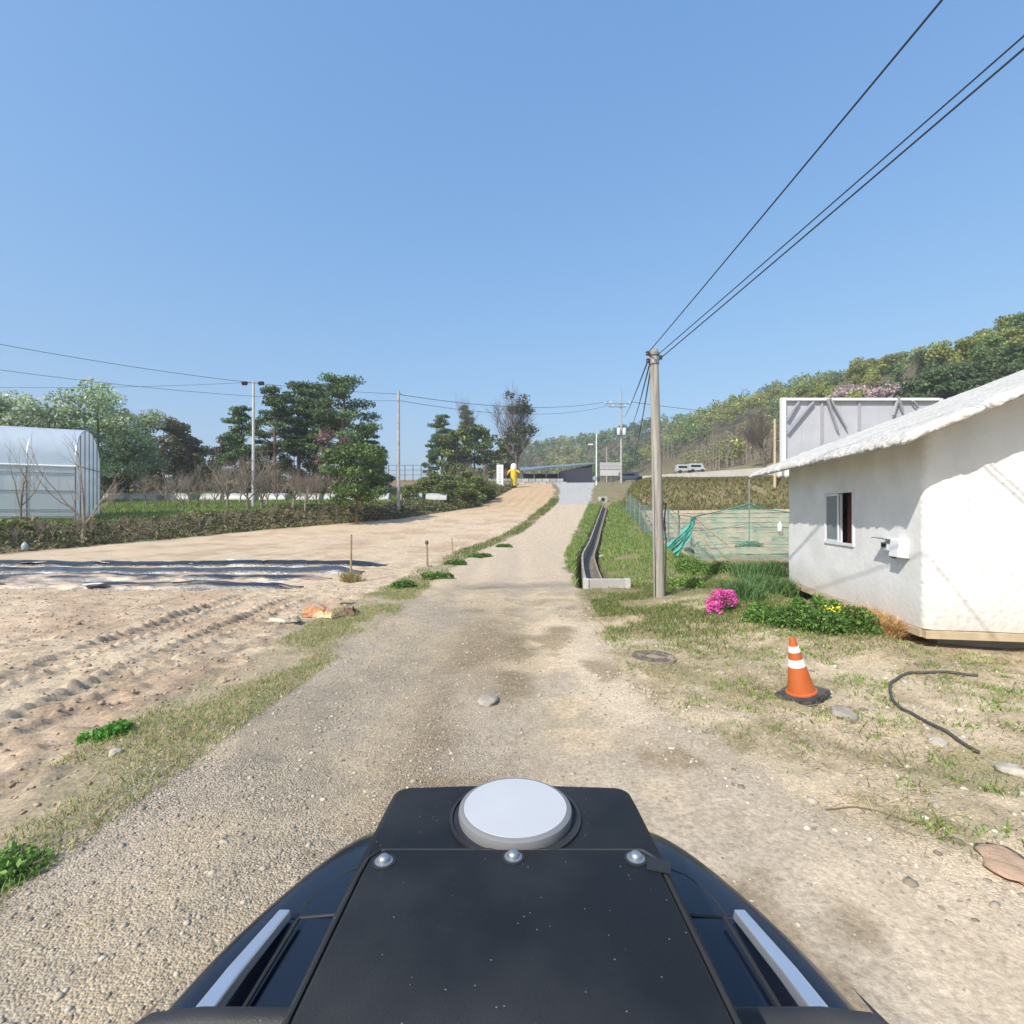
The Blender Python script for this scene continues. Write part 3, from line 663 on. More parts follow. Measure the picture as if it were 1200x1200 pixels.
# ================================================================ camera car (its tail points up the road)
M['car_paint'] = mk('navy_paint', (.008, .011, .022), .22, .08, 3, spec=.35, coat=.25)
M['car_glass'] = mk('car_glass', (.008, .009, .012), .04, .05, 3, spec=.6)
M['satin_alu'] = mk('satin_aluminium', (.62, .65, .70), .34, .05, 5, metal=.75)
def speck_black(name, col=(.016, .018, .020), rough=.42):
    m, n, l, p = new_mat(name)
    p.inputs['Specular IOR Level'].default_value = .3
    tc = n.new('ShaderNodeTexCoord'); v = n.new('ShaderNodeTexVoronoi'); v.inputs['Scale'].default_value = 120
    l.new(tc.outputs['Object'], v.inputs['Vector'])
    s = n.new('ShaderNodeSeparateColor'); l.new(v.outputs['Color'], s.inputs[0])
    nz = n.new('ShaderNodeTexNoise'); nz.inputs['Scale'].default_value = 3.2; nz.inputs['Detail'].default_value = 8; l.new(tc.outputs['Object'], nz.inputs['Vector'])
    a = n.new('ShaderNodeMath'); a.operation = 'LESS_THAN'; a.inputs[1].default_value = .12; l.new(v.outputs['Distance'], a.inputs[0])
    b = n.new('ShaderNodeMath'); b.operation = 'GREATER_THAN'; b.inputs[1].default_value = .90; l.new(s.outputs[0], b.inputs[0])
    c = n.new('ShaderNodeMath'); c.operation = 'MULTIPLY'; l.new(a.outputs[0], c.inputs[0]); l.new(b.outputs[0], c.inputs[1])
    d = n.new('ShaderNodeMapRange'); d.inputs[1].default_value = .42; d.inputs[2].default_value = .75; d.inputs[3].default_value = 0; d.inputs[4].default_value = .16; l.new(nz.outputs['Fac'], d.inputs[0])
    mx = n.new('ShaderNodeMath'); mx.operation = 'MAXIMUM'; l.new(c.outputs[0], mx.inputs[0]); l.new(d.outputs[0], mx.inputs[1])
    mix = n.new('ShaderNodeMix'); mix.data_type = 'RGBA'; mix.inputs[6].default_value = (*col, 1); mix.inputs[7].default_value = (.19, .185, .175, 1); l.new(mx.outputs[0], mix.inputs[0])
    l.new(mix.outputs[2], p.inputs['Base Color'])
    r = n.new('ShaderNodeMapRange'); r.inputs[3].default_value = rough-.06; r.inputs[4].default_value = rough+.16; l.new(nz.outputs['Fac'], r.inputs[0]); l.new(r.outputs[0], p.inputs['Roughness'])
    nb = n.new('ShaderNodeTexNoise'); nb.inputs['Scale'].default_value = 400; l.new(tc.outputs['Object'], nb.inputs['Vector'])
    bp = n.new('ShaderNodeBump'); bp.inputs['Distance'].default_value = .0006; l.new(nb.outputs['Fac'], bp.inputs['Height']); l.new(bp.outputs[0], p.inputs['Normal'])
    return m
M['case'] = speck_black('dusty_black_plastic', (.0105, .0115, .013), .5); M['rack'] = speck_black('rack_black', (.026, .027, .030), .5)
car = empty('camera_car', (0, 0, 0)); tag(car, 'dark navy car with roof rails under a black equipment case', 'car')
# stations: y, roof centre z, roof edge half width, roof edge z, belt half width, belt z, sill half width
ST = [(2.10, .88, .30, .87, .40, .84, .40), (2.0, .97, .40, .955, .52, .90, .52), (1.85, 1.06, .44, 1.04, .60, .92, .60), (1.6, 1.22, .44, 1.19, .69, .93, .69), (1.44, 1.325, .38, 1.30, .75, .94, .76),
      (1.33, 1.392, .365, 1.372, .79, .94, .80), (1.24, 1.414, .425, 1.392, .82, .94, .83), (1.02, 1.43, .515, 1.402, .87, .94, .88), (.8, 1.437, .58, 1.405, .895, .94, .91), (.2, 1.447, .60, 1.412, .91, .93, .93), (-.7, 1.45, .60, 1.41, .92, .92, .93),
      (-1.3, 1.40, .57, 1.36, .92, .91, .93), (-1.75, 1.18, .60, 1.14, .915, .90, .93), (-2.1, .99, .70, .955, .905, .89, .92), (-2.8, .90, .68, .875, .87, .80, .90), (-3.2, .80, .55, .78, .76, .70, .80), (-3.32, .62, .4, .61, .55, .58, .6)]
def ring(s):
    y, zc, wr, zr, wb, zb, ws = s; zl = .30 if abs(y+.6) < 2.3 else .38
    h = [(0, zc), (wr*.55, zc-.25*(zc-zr)), (wr*.90, zr+.012), (wr*.985, zr+.002), (wr+.02*(wb-wr), zr-.025), ((wr+wb)/2+.02, (zr+zb)/2+.02), (wb-.02, zb+.015), (wb+.012, zb-.06), (ws+.01, .62), (ws-.01, .42), (ws-.07, zl), (0, zl-.05)]
    return [(-x, y, z) for x, z in h[:0:-1]]+[(x, y, z) for x, z in h]
rings = [ring(s) for s in ST]; K = len(rings[0]); mb = MB(); vv = [q for r in rings for q in r]
ff = [(i*K+j, i*K+j+1, (i+1)*K+j+1, (i+1)*K+j) for i in range(len(ST)-1) for j in range(K-1)]
ff += [(i*K+K-1, i*K, (i+1)*K, (i+1)*K+K-1) for i in range(len(ST)-1)]
ff += [tuple(range(K-1, -1, -1)), tuple((len(ST)-1)*K+j for j in range(K))]
mb.add(vv, ff, True); body = mb.build('body', M['car_paint'], car)
bm = bmesh.new(); bm.from_mesh(body.data); bmesh.ops.remove_doubles(bm, verts=bm.verts, dist=1e-5); bmesh.ops.recalc_face_normals(bm, faces=bm.faces); bm.to_mesh(body.data); bm.free()
ss = body.modifiers.new('sub', 'SUBSURF'); ss.levels = 2; ss.render_levels = 2
def lerp_st(y):
    ys = [s[0] for s in ST]
    return [y]+[float(np.interp(-y, [-v for v in ys], [s[k] for s in ST])) for k in range(1, 7)]
for sgn in (-1, 1):                          # side glass bands, two panes a side
    for (ya, yb) in ((.95, .05), (-.02, -1.25)):
        vv = []; n = 10
        for i in range(n):
            s = lerp_st(ya+(yb-ya)*i/(n-1)); wr, zr, wb, zb = s[2], s[3], s[4], s[5]
            for t in (.20, .5, .86):
                x = wr+(wb-wr)*t+.02*math.sin(math.pi*t)+.012; z = zr+(zb-zr)*t+.012*math.sin(math.pi*t)
                vv.append((sgn*x, s[0], z+.004))
        f = [(i*3+j, i*3+j+1, (i+1)*3+j+1, (i+1)*3+j) for i in range(n-1) for j in range(2)]
        if sgn < 0: f = [q[::-1] for q in f]
        MB().add(vv, f, True).build('side_window', M['car_glass'], car)
    # roof rail
    pts = []
    for i in range(15):
        y = .985-2.1*i/14; s = lerp_st(y); lift = .028*math.sin(min(1, i/2.2)*math.pi/2)*math.sin(min(1, (14-i)/2.2)*math.pi/2)
        pts.append((sgn*(.437+.10*min(.985-y, .28)+.05*max(0, min(.7-y, .6))), y, s[3]+.022+lift))
    mb = MB(); rv_ = []
    for i, p in enumerate(pts):
        w_ = .023*(.6+.4*min(1, i/2.5)); rv_ += [(p[0]-w_, p[1], p[2]-.006), (p[0]+w_, p[1], p[2]-.006), (p[0]+w_*.75, p[1], p[2]+.012), (p[0]-w_*.75, p[1], p[2]+.012)]
    f = [(i*4+j, i*4+(j+1) % 4, (i+1)*4+(j+1) % 4, (i+1)*4+j) for i in range(14) for j in range(4)]+[(3, 2, 1, 0), (56, 57, 58, 59)]
    mb.add(rv_, f); mb.build('roof_rail', M['satin_alu'], car, .003)
    # thin dark strip standing in for the rail's shadow, and shut lines
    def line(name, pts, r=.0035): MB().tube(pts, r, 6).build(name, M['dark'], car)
    rail_sh = []
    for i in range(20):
        y = .97-2.0*i/19; s = lerp_st(y); rail_sh.append((sgn*(.405+.06*min(.97-y, .28)), y, s[3]+.026))
    line('rail_shadow_line', rail_sh, .004)
    def roof_at(x, y):
        s = lerp_st(y); x = abs(x)
        return s[1]-(s[1]-s[3])*min(1, x/(s[2]*.92))**2 if x < s[2]*.92 else s[3]-(x-s[2]*.92)*.5
    ark = [(sgn*x, y, roof_at(x, y)+.004) for x, y in ((.418, .985), (.413, 1.03), (.40, 1.075), (.375, 1.115), (.335, 1.14), (.28, 1.15))]
    line('hatch_gap', ark)
    line('panel_gap', [(sgn*x, .99-.04*max(0, x-.40), roof_at(x, .985)+.004) for x in (.24, .3, .36, .40, .43, .46, .48, .50)])
    # tail lamp, wheels
    mb = MB(); s = lerp_st(1.9); mb.hexa([(sgn*.5, 2.02, .70), (sgn*.66, 1.86, .70), (sgn*.70, 1.90, .70), (sgn*.52, 2.10, .70), (sgn*.5, 2.02, .84), (sgn*.66, 1.86, .84), (sgn*.69, 1.90, .84), (sgn*.52, 2.09, .84)])
    mb.build('tail_lamp', mk('lamp_red', (.25, .01, .01), .15, .05, 5), car, .01)
    for yw in (1.05, -2.35):
        R = Matrix.Rotation(math.pi/2, 3, 'Y')
        ty = MB(); ty.lathe([(.21, -.11), (.30, -.115), (.335, -.08), (.335, .08), (.30, .115), (.21, .11)], (sgn*.80, yw, .335), 32, R); tyo = ty.build('wheel', M['dark'], car)
        ri = MB(); ri.lathe([(.02, .10*sgn), (.05, .112*sgn), (.15, .085*sgn), (.20, .108*sgn), (.212, .113*sgn)], (sgn*.80, yw, .335), 32, R); ri.build('rim', M['steel'], tyo)
mb = MB(); mb.box((0, 2.1, .50), (1.02, .16, .22)); mb.build('rear_bumper', M['rack'], car, .05)
mb = MB(); mb.box((0, -3.28, .48), (1.2, .16, .20)); mb.build('front_bumper', M['rack'], car, .05)
# roof rack bars
rack = empty('roof_rack', (0, 0, 0)); tag(rack, 'black roof rack bars with rounded ends clamped to the silver rails', 'roof rack')
for yc in (.722, -.35):
    for sgn in (-1, 1):
        s = lerp_st(yc); xe = .437+.10*min(.985-yc, .28)+.05*max(0, min(.7-yc, .6))
        pts = [(sgn*.05, yc, 1.478), (sgn*(xe-.02), yc, 1.478), (sgn*(xe+.045), yc-.004, 1.474), (sgn*(xe+.070), yc-.02, 1.466), (sgn*(xe+.080), yc-.05, 1.455), (sgn*(xe+.076), yc-.12, 1.432)]
        MB().tube(pts, [.017, .018, .018, .018, .0175, .015], 12).build('crossbar', M['rack'], rack)
        mb = MB(); mb.box((sgn*xe, yc-.01, s[3]+.050), (.055, .07, .035)); mb.build('clamp', M['rack'], rack, .008)
# equipment case
CZ = 1.65
case = empty('equipment_case', (0, 0, 0)); tag(case, 'dusty black equipment case on the car roof with round white antenna', 'equipment case')
def slab(outline, z0_, z1_, inset=0):
    n = len(outline); cx = 0; mb = MB()
    vs = [(x, y, z0_) for x, y in outline]+[(x*(1-inset), y, z1_) for x, y in outline]
    return mb.add(vs, [tuple(range(n-1, -1, -1)), tuple(range(n, 2*n))]+[(i, (i+1) % n, n+(i+1) % n, n+i) for i in range(n)])
def outl(pts):                               # mirrored outline, right side given front to back
    return [(x, y) for x, y in pts]+[(-x, y) for x, y in pts[::-1]]
fr_ = [(.0, 1.045), (.218, 1.030), (.236, 1.012), (.240, .96), (.2465, .82), (.256, .55), (.258, 0), (.258, -.72)]
o2 = [(x, y) for x, y in fr_[1:]]
slab([(0, 1.043)]+[(x, y) for x, y in o2]+[(-x, y) for x, y in o2[::-1]], 1.475, CZ)
hs = slab([(0, 1.043)][::-1]+[(-x, y) for x, y in o2]+[(x, y) for x, y in o2[::-1]], 1.475, CZ, .012).build('housing', M['case'], case, .012, 25)
lid_o = [(.205, .826), (.222, .806), (.226, .77), (.236, .55), (.238, 0), (.238, -.69)]
slab([(-x, y) for x, y in lid_o]+[(x, y) for x, y in lid_o[::-1]], CZ-.01, CZ+.007).build('lid', M['case'], case, .004, 25)
gp = [(-.224, -.69, CZ+.001)]+[(-x-.006, y+.004, CZ+.001) for x, y in lid_o[::-1]]+[(x+.006, y+.004, CZ+.001) for x, y in lid_o]
MB().tube(gp[1:], .0035, 6).build('lid_gasket', M['dark'], case)
for bx, by in ((-.199, .795), (.002, .805), (.194, .802)):
    b = MB(); b.lathe([(.014, 0), (.014, .002), (.0095, .003), (.009, .007), (.006, .010), (.001, .011)], (bx, by, CZ+.007), 16); bo = b.build('bolt', M['steel'], case)
    MB().lathe([(.018, 0), (.018, .0015), (.012, .0018)], (bx, by, CZ+.0068), 16).build('washer', M['dark'], bo)
mb = MB(); mb.box((.225, .785, CZ+.0085), (.035, .028, .002), Matrix.Rotation(-.3, 3, 'Z')); mb.build('tape_scrap', M['rack'], case)
an = bpy.data.objects.new('antenna', None); link(an, case)
AC = (.006, .925, CZ)
MB().lathe([(.118, .000), (.118, .0045), (.113, .0045), (.112, .001)], AC, 56).build('seat_ring', M['rack'], an)
MB().lathe([(.101, .001), (.1025, .010), (.101, .017), (.096, .020)], AC, 56).build('antenna_rim', mk('antenna_grey', (.20, .20, .20), .55, .08, 8), an)
MB().lathe([(.0925, .016), (.0935, .0185), (.092, .0205), (.06, .0212), (.02, .0214), (.001, .0215)], AC, 64).build('antenna_cap', mk('antenna_white', (.47, .475, .485), .6, .04, 6, dirt=(.38, .365, .34), dscale=5, dlo=.62, dhi=.9), an)

# ================================================================ drain along the road
ditch = empty('drainage_channel', (0, 0, 0)); tag(ditch, 'open concrete drainage channel running beside the road', 'drain')
ys = np.concatenate([np.arange(14.95, 30, .5), np.arange(30, 64.6, 1.0)])
def chan(name, xa, xb, za, zb, mat):
    mb = MB(); vv = []
    for y in ys:
        c = float(xd(y)); g = float(Zs(c-.5, y)) ; gr = float(Zs(c+.6, y))
        g = (g+gr)/2
        vv += [(c+xa, y, g+za), (c+xb, y, g+za), (c+xb, y, g+zb), (c+xa, y, g+zb)]
    n = len(ys); f = [(i*4+j, i*4+(j+1) % 4, (i+1)*4+(j+1) % 4, (i+1)*4+j) for i in range(n-1) for j in range(4)]
    mb.add(vv, f+[(3, 2, 1, 0), tuple(range(4*n-4, 4*n))]); return mb.build(name, mat, ditch)
M['old_concrete'] = mk('old_concrete', (.36, .335, .295), .9, .2, 3, .006, 40, dirt=(.17, .145, .105), dscale=1.3, dlo=.45, dhi=.7)
chan('channel_wall', -.33, -.25, -.8, .06, M['old_concrete']); chan('channel_wall', .25, .31, -.8, -.02, mk('earthy_wall', (.27, .22, .16), .95, .3, 3, .02, 14))
chan('channel_floor', -.25, .25, -.75, -.48, mk('wet_mud', (.20, .17, .125), .7, .35, 3, .02, 9))
g1 = hit(716, 697); hw = empty('concrete_headwall', (2.72, 14.72, 0)); tag(hw, 'low concrete headwall closing the end of the drain', 'headwall')
mb = MB(); mb.box((0, 0, .03), (1.26, .16, .50)); mb.build('wall', M['concrete'], hw, .012)
for x in (-.60, .60):
    mb = MB(); mb.box((x, -.01, .04), (.14, .22, .50)); mb.build('end_block', mk('pale_concrete', (.52, .50, .46), .9, .12, 5, .003, 60), hw, .012)
mb = MB(); mb.box((-.32, .16, -.06), (.42, .50, .04), Matrix.Rotation(.05, 3, 'Z')); tag(mb.build('drain_cover', mk('slate_plate', (.09, .10, .13), .5, .2, 6), None, .006), 'dark slate cover plate over the start of the drain', 'drain cover').location = (2.72, 14.95, .04)
# culvert block at the upper end
c = hit(706, 588); cb = MB(); cb.box((0, 0, .1), (1.1, 1.0, 1.1)); cbo = cb.build('culvert_block', M['concrete'], None, .03); cbo.location = c
tag(cbo, 'pale concrete culvert block at the top of the drain', 'culvert')
mb = MB(); mb.lathe([(.26, -.02), (.26, .01)], (0, -.502, .28), 20, Matrix.Rotation(math.pi/2, 3, 'X')); mb.build('pipe_mouth', M['dark'], cbo)
# manhole cover
mh = hit(765, 773); mr_ = empty('manhole_cover', (mh.x, mh.y, mh.z+.012)); tag(mr_, 'round rusty manhole cover with ring pattern in the dirt', 'manhole')
M['iron'] = mk('rusty_iron', (.13, .11, .095), .75, .3, 14, .002, 60, dirt=(.40, .32, .22), dscale=6, dlo=.5, dhi=.65)
M['iron_dirt'] = mk('iron_with_dirt', (.36, .29, .20), .9, .3, 10)
MB().lathe([(.33, -.06), (.33, .004), (.31, .006), (.30, -.002), (.0, -.002)][:4]+[(.001, -.002)], (0, 0, 0), 40).build('plate', M['iron_dirt'], mr_)
for i, r in enumerate((.305, .245, .185, .125)):
    MB().lathe([(r-.018, -.004), (r-.016, .010), (r+.012, .010), (r+.014, -.004)], (0, 0, 0), 40).build('ring', M['iron'], mr_)
for i in range(10):
    a = i*math.pi/5; mb = MB(); mb.bar((.14*math.cos(a), .14*math.sin(a), .004), (.29*math.cos(a), .29*math.sin(a), .004), .02, .013); mb.build('rib', M['iron'], mr_)

# ================================================================ traffic cone
M['cone'] = mk('cone_orange', (.52, .115, .022), .55, .12, 6, dirt=(.34, .13, .06), dscale=7, dlo=.52, dhi=.8)
M['cone_white'] = mk('reflective_white', (.82, .82, .80), .4, .05, 6)
M['cone_base'] = mk('cone_rubber', (.045, .043, .042), .8, .3, 12, .003, 60, dirt=(.2, .17, .13), dscale=6, dlo=.5, dhi=.8)
cp = hit(940, 818); cone = empty('traffic_cone', (cp.x, cp.y, cp.z+.045)); cone.rotation_mode = 'ZYX'; cone.rotation_euler = (.05, -.20, .55)
tag(cone, 'leaning orange traffic cone with two white bands on a black base', 'traffic cone')
mb = MB(); mb.hexa([(-.225, -.225, -.03), (.225, -.225, -.03), (.225, .225, -.03), (-.225, .225, -.03), (-.21, -.21, .045), (.21, -.21, .045), (.21, .21, .045), (-.21, .21, .045)]); mb.build('base', M['cone_base'], cone, .012)
for a in (0, 90, 180, 270):
    mb = MB(); R = Matrix.Rotation(math.radians(a), 3, 'Z')
    for t in (-.11, 0, .11): MB().box(R @ Vector((.228, t, .010)), (.02, .05, .035), R).build('base_lug', M['cone_base'], cone, .005)
def cr(z): return .150-.118*((z-.045)/.655)
MB().lathe([(.168, .044), (.165, .058), (.150, .066), (cr(.12), .12), (cr(.36), .36)], (0, 0, 0), 36).build('lower_body', M['cone'], cone)
MB().lathe([(cr(.36)+.003, .36), (cr(.445)+.003, .445)], (0, 0, 0), 36).build('white_band', M['cone_white'], cone)
MB().lathe([(cr(.445), .445), (cr(.53), .53)], (0, 0, 0), 36).build('middle_body', M['cone'], cone)
MB().lathe([(cr(.53)+.003, .53), (cr(.60)+.003, .60)], (0, 0, 0), 36).build('white_band', M['cone_white'], cone)
MB().lathe([(cr(.60), .60), (cr(.68), .68), (.030, .695), (.012, .70)], (0, 0, 0), 36).build('tip', M['cone'], cone)
mb = MB(); mb.box((.16, .13, .10), (.05, .09, .12), Matrix.Rotation(.5, 3, 'Y')); mb.build('weight_flap', M['cone_base'], cone, .01)

# hoses and wires on the ground
def ground_line(name, pix, r, mat, label, cat, lift=.0):
    pts = [hit(*p) for p in pix]; out = []
    for i in range(len(pts)-1):
        p0, p1, p2, p3 = pts[max(i-1, 0)], pts[i], pts[i+1], pts[min(i+2, len(pts)-1)]
        for k in range(8):
            t = k/8; q = .5*((2*p1)+(p2-p0)*t+(2*p0-5*p1+4*p2-p3)*t*t+(3*p1-p0-3*p2+p3)*t**3)
            q.z = zat(q.x, q.y)+r+lift; out.append(q)
    mb = MB(); mb.tube(out, r, 8); return tag(mb.build(name, mat), label, cat)
ground_line('garden_hose', [(1146, 793), (1105, 790), (1068, 791), (1048, 800), (1043, 812), (1050, 829), (1078, 846), (1112, 864), (1150, 885)], .016, mk('hose_black', (.07, .068, .062), .6, .2, 9), 'black garden hose lying in a loop on the yard', 'hose', .01)
ground_line('loose_cable', [(968, 950), (1000, 948), (1040, 956), (1075, 968), (1112, 975)], .006, mk('cable_brown', (.16, .12, .07), .7, .2, 9), 'thin brown cable lying on the gravel', 'cable')

# stones one can pick out
def rock(px, py, size, label, col=None, sz=.5):
    p = hit(px, py); bm = bmesh.new(); bmesh.ops.create_icosphere(bm, subdivisions=3, radius=1)
    s = px*.37+py
    for v in bm.verts:
        d = .55+.9*float(fbm(np.array(v.co.x*1.9+s), np.array(v.co.y*1.9+v.co.z*2.3+s), 3, 4)); v.co *= d
        v.co.x *= size; v.co.y *= size*.75; v.co.z *= size*sz
    me = bpy.data.meshes.new('rock'); bm.to_mesh(me); bm.free()
    for f in me.polygons: f.use_smooth = True
    me.materials.append(col or M['stone']); o = link(bpy.data.objects.new('rock', me)); o.location = (p.x, p.y, p.z+size*.08); o.rotation_euler.z = s
    return tag(o, label, 'rock')
M['stone_pale'] = mk('pale_stone', (.42, .375, .30), .9, .25, 9, .02, 14); M['stone_red'] = mk('red_stone', (.44, .29, .19), .9, .2, 9, .01, 30)
rock(572, 823, .145, 'flat pinkish stone bedded in the middle of the road', M['stone'], .35)
rock(988, 842, .17, 'large flat grey stone in front of the traffic cone', M['stone'], .25)
rock(1100, 870, .10, 'pale round stone beside the end of the hose', M['stone_pale'])
rock(1186, 1020, .20, 'flat reddish stone half buried at the road side', M['stone_red'], .10)
rock(1186, 905, .12, 'broad pale boulder in the yard beyond the hose', M['stone_pale'], .4)
rock(845, 790, .06, 'small white stone near the manhole', M['stone_pale'])
rock(815, 626, .35, 'white boulder at the foot of the green fence', M['stone_pale'], .5)
rock(706, 652, .18, 'pale stone on the grass beside the drain', M['stone_pale'], .5)
rock(800, 744, .05, 'small white stone in weeds above the manhole', M['stone_pale'])
rock(135, 885, .07, 'yellowish stone at the edge of the ploughed field', M['stone_pale'])
rock(1060, 800, .05, 'pebble inside the bend of the hose', M['stone_pale'])

# ================================================================ poles and overhead wires
def pole(name, label, base, top_z, r0, r1, mat, n=14, lean=(0, 0)):
    o = empty(name, base); tag(o, label, 'utility pole')
    h = top_z-base[2]; pts = []; rad = []
    for i in range(9):
        t = i/8; pts.append((lean[0]*t, lean[1]*t, -.3+(h+.3)*t)); rad.append(r0+(r1-r0)*t)
    MB().tube(pts, rad, n).build('shaft', mat, o)
    return o
M['pole_wood'] = mk('old_grey_wood', (.36, .335, .29), .9, .22, 3, .004, 30, dirt=(.15, .13, .10), dscale=3.5, dlo=.5, dhi=.7)
m_ = M['pole_wood'].node_tree                                   # stretch the grain upwards
for nd in m_.nodes:
    if nd.type == 'TEX_NOISE':
        mpn = m_.nodes.new('ShaderNodeMapping'); mpn.inputs['Scale'].default_value = (4.5, 4.5, .22)
        src = nd.inputs['Vector'].links[0].from_socket; m_.links.new(src, mpn.inputs[0]); m_.links.new(mpn.outputs[0], nd.inputs['Vector'])
pb = hit(773, 699); PT = Vector((pb.x-.14, pb.y, H+190*pb.y/F))
wp = pole('wooden_pole', 'weathered grey wooden utility pole at the end of the drain', pb, PT.z, .145, .10, M['pole_wood'], 18, (-.14, 0))
hp_ = PT-pb
mb = MB(); mb.lathe([(.125, 0), (.128, .1), (.12, .11)], (hp_.x, hp_.y, hp_.z-.36), 18); mb.build('band', M['steel_dull'], wp)
mb = MB(); mb.lathe([(.128, 0), (.13, .06), (.12, .07)], (hp_.x, hp_.y, hp_.z-.14), 18); mb.build('band', M['steel_dull'], wp)
for dx, dz in ((-.17, -.10), (-.16, -.28), (.15, -.20)):
    mb = MB(); mb.lathe([(.035, 0), (.05, .02), (.035, .05), (.05, .08), (.03, .1)], (hp_.x+dx, hp_.y-.05, hp_.z+dz-.05), 12); mb.build('insulator', mk('insulator_brown', (.09, .07, .06), .3, .1, 5), wp)
mb = MB(); mb.tube([(.10, -.12, 0), (.12, -.13, 1.4), (.05, -.15, 1.75), (.10, -.13, 2.15), (.13, -.08, 2.3), (.09, -.11, 1.9), (.115, -.10, 1.6)], .016, 8); mb.build('cable_loop', M['wire'], wp)
mb = MB(); mb.tube([(-.13, -.10, 0), (-.145, -.08, 2.2), (-.19, -.06, hp_.z-.5)], .012, 8); mb.build('ground_wire', M['wire'], wp)
tp = at(728, 556, 100); tp.z = zat(tp.x, 100); TTZ = H+(600-462)*100/F
tpole = pole('transformer_pole', 'tall concrete pole with crossarms and transformers at the crest', tp, TTZ, .24, .15, M['pole_concrete'])
hT = TTZ-tp.z
for dz, wd in ((-1.9, 5.0), (-2.5, 3.4)):
    mb = MB(); mb.bar((-wd/2-.8, -.2, hT+dz), (wd/2-.8, -.2, hT+dz), .16, .16); mb.build('crossarm', M['steel_dull'], tpole)
    for x in (-wd/2-.7, -wd/4-.8, wd/2-.9):
        mb = MB(); mb.lathe([(.08, 0), (.13, .1), (.08, .2), (.12, .3), (.06, .4)], (x, -.2, hT+dz+.08), 10); mb.build('insulator', M['white'], tpole)
for x in (-.55, .55):
    mb = MB(); mb.lathe([(.32, 0), (.36, .1), (.36, 1.2), (.30, 1.3), (.1, 1.4)], (x, -.35, hT-8.0), 16); mb.build('transformer', mk('transformer_grey', (.62, .64, .64), .5, .06, 4), tpole)
mb = MB(); mb.bar((0, 0, hT), (0, 0, hT+1.4), .05); mb.build('lightning_rod', M['steel_dull'], tpole)
lp = hit(467, 598); LTZ = H+(600-458)*lp.y/F
lpole = pole('concrete_pole', 'slim concrete pole standing on the berm beside the field', lp, LTZ, .19, .12, M['pole_concrete'])
mb = MB(); mb.bar((-.5, 0, LTZ-lp.z-.3), (.3, 0, LTZ-lp.z-.3), .08); mb.build('bracket', M['steel_dull'], lpole)
fp = at(297, 575, 48); fp.z = zat(fp.x, fp.y); FTZ = H+(600-447)*48/F
fpole = pole('floodlight_pole', 'tall pale pole with two floodlights behind the orchard', fp, FTZ, .17, .10, mk('pale_pole', (.55, .54, .50), .7, .1, 4))
mb = MB(); mb.bar((-.75, 0, FTZ-fp.z-.12), (.75, 0, FTZ-fp.z-.12), .09); mb.build('arm', M['steel_dull'], fpole)
for s in (-1, 1):
    mb = MB(); mb.box((s*.78, -.1, FTZ-fp.z-.2), (.45, .30, .32), Matrix.Rotation(.5, 3, 'X')); mb.build('floodlight', M['dark'], fpole, .03)
sp = at(699, 566, 96); sp.z = zat(sp.x, sp.y); STZ = H+(600-508)*96/F
spole = pole('street_lamp', 'white street lamp beside the concrete crest of the road', sp, STZ, .15, .10, M['white']); spole['category'] = 'street lamp'
mb = MB(); mb.bar((0, 0, STZ-sp.z-2.2), (-1.0, 0, STZ-sp.z-2.0), .08); mb.build('arm', M['steel'], spole)
mb = MB(); mb.box((-1.1, 0, STZ-sp.z-2.05), (.95, .4, .22)); mb.build('lamp_head', M['white'], spole, .05)
mb = MB(); mb.lathe([(.42, -.03), (.42, .03)], (-.35, -.2, 1.3), 24, Matrix.Rotation(math.pi/2, 3, 'X')); mb.build('mirror_back', mk('mirror_grey', (.30, .33, .40), .3, .05, 3), spole)
bp_ = at(908, 566, 60); bp_.z = zat(bp_.x, bp_.y)
pole('bare_pole', 'plain pale concrete pole left of the billboard', bp_, H+(600-491)*60/F, .17, .11, M['beam'])
bp2 = at(711, 545, 125); bp2.z = zat(bp2.x, bp2.y)
pole('bare_pole', 'thin pale pole behind the grey site board', bp2, H+(600-524)*125/F, .16, .1, M['pole_concrete'])
def wire(a, b, sag, r, label, n=26):
    a = Vector(a); b = Vector(b); pts = []
    for i in range(n+1):
        t = i/n; p = a.lerp(b, t); p.z -= sag*4*t*(1-t); pts.append(p)
    return tag(MB().tube(pts, r, 6).build('overhead_wire', M['wire']), label, 'wire', None)
# from the wooden pole over the yard
for k, ((px, py), Y, dx, dz, r, lb) in enumerate((((1098, 0), 4.2, -.15, -.08, .011, 'single overhead wire rising steeply from the wooden pole head'), ((1200, 36), 5.0, .05, -.16, .011, 'upper of two close overhead wires passing over the house roof'), ((1200, 51), 5.0, .12, -.24, .013, 'lower of two close overhead wires passing over the house roof'))):
    a = PT+Vector((dx, 0, dz)); b = at(px, py, Y); d = b-a; wire(a, b+d*1.2, .05, r, lb)
for k, (dx, dz, (px, py), lb) in enumerate(((-.16, -.30, (733, 488), 'outer of three dark service wires between the two poles'), (-.12, -.40, (742, 492), 'middle of three dark service wires between the two poles'), (-.08, -.48, (745, 520), 'lowest of three dark service wires between the two poles'))):
    a = PT+Vector((dx, 0, dz)); b = at(px-(5 if k else 3), py, 98); wire(a, b, .5+.8*k, .018, lb)
wire(lp+Vector((-.4, 0, LTZ-lp.z-.3)), tp+Vector((-2.5, -.2, hT-1.4)), 1.3, .03, 'upper power line between the slim pole and the crest pole')
wire(lp+Vector((.2, 0, LTZ-lp.z-1.0)), tp+Vector((-2.0, -.2, hT-2.1)), 1.6, .024, 'lower power line between the slim pole and the crest pole')
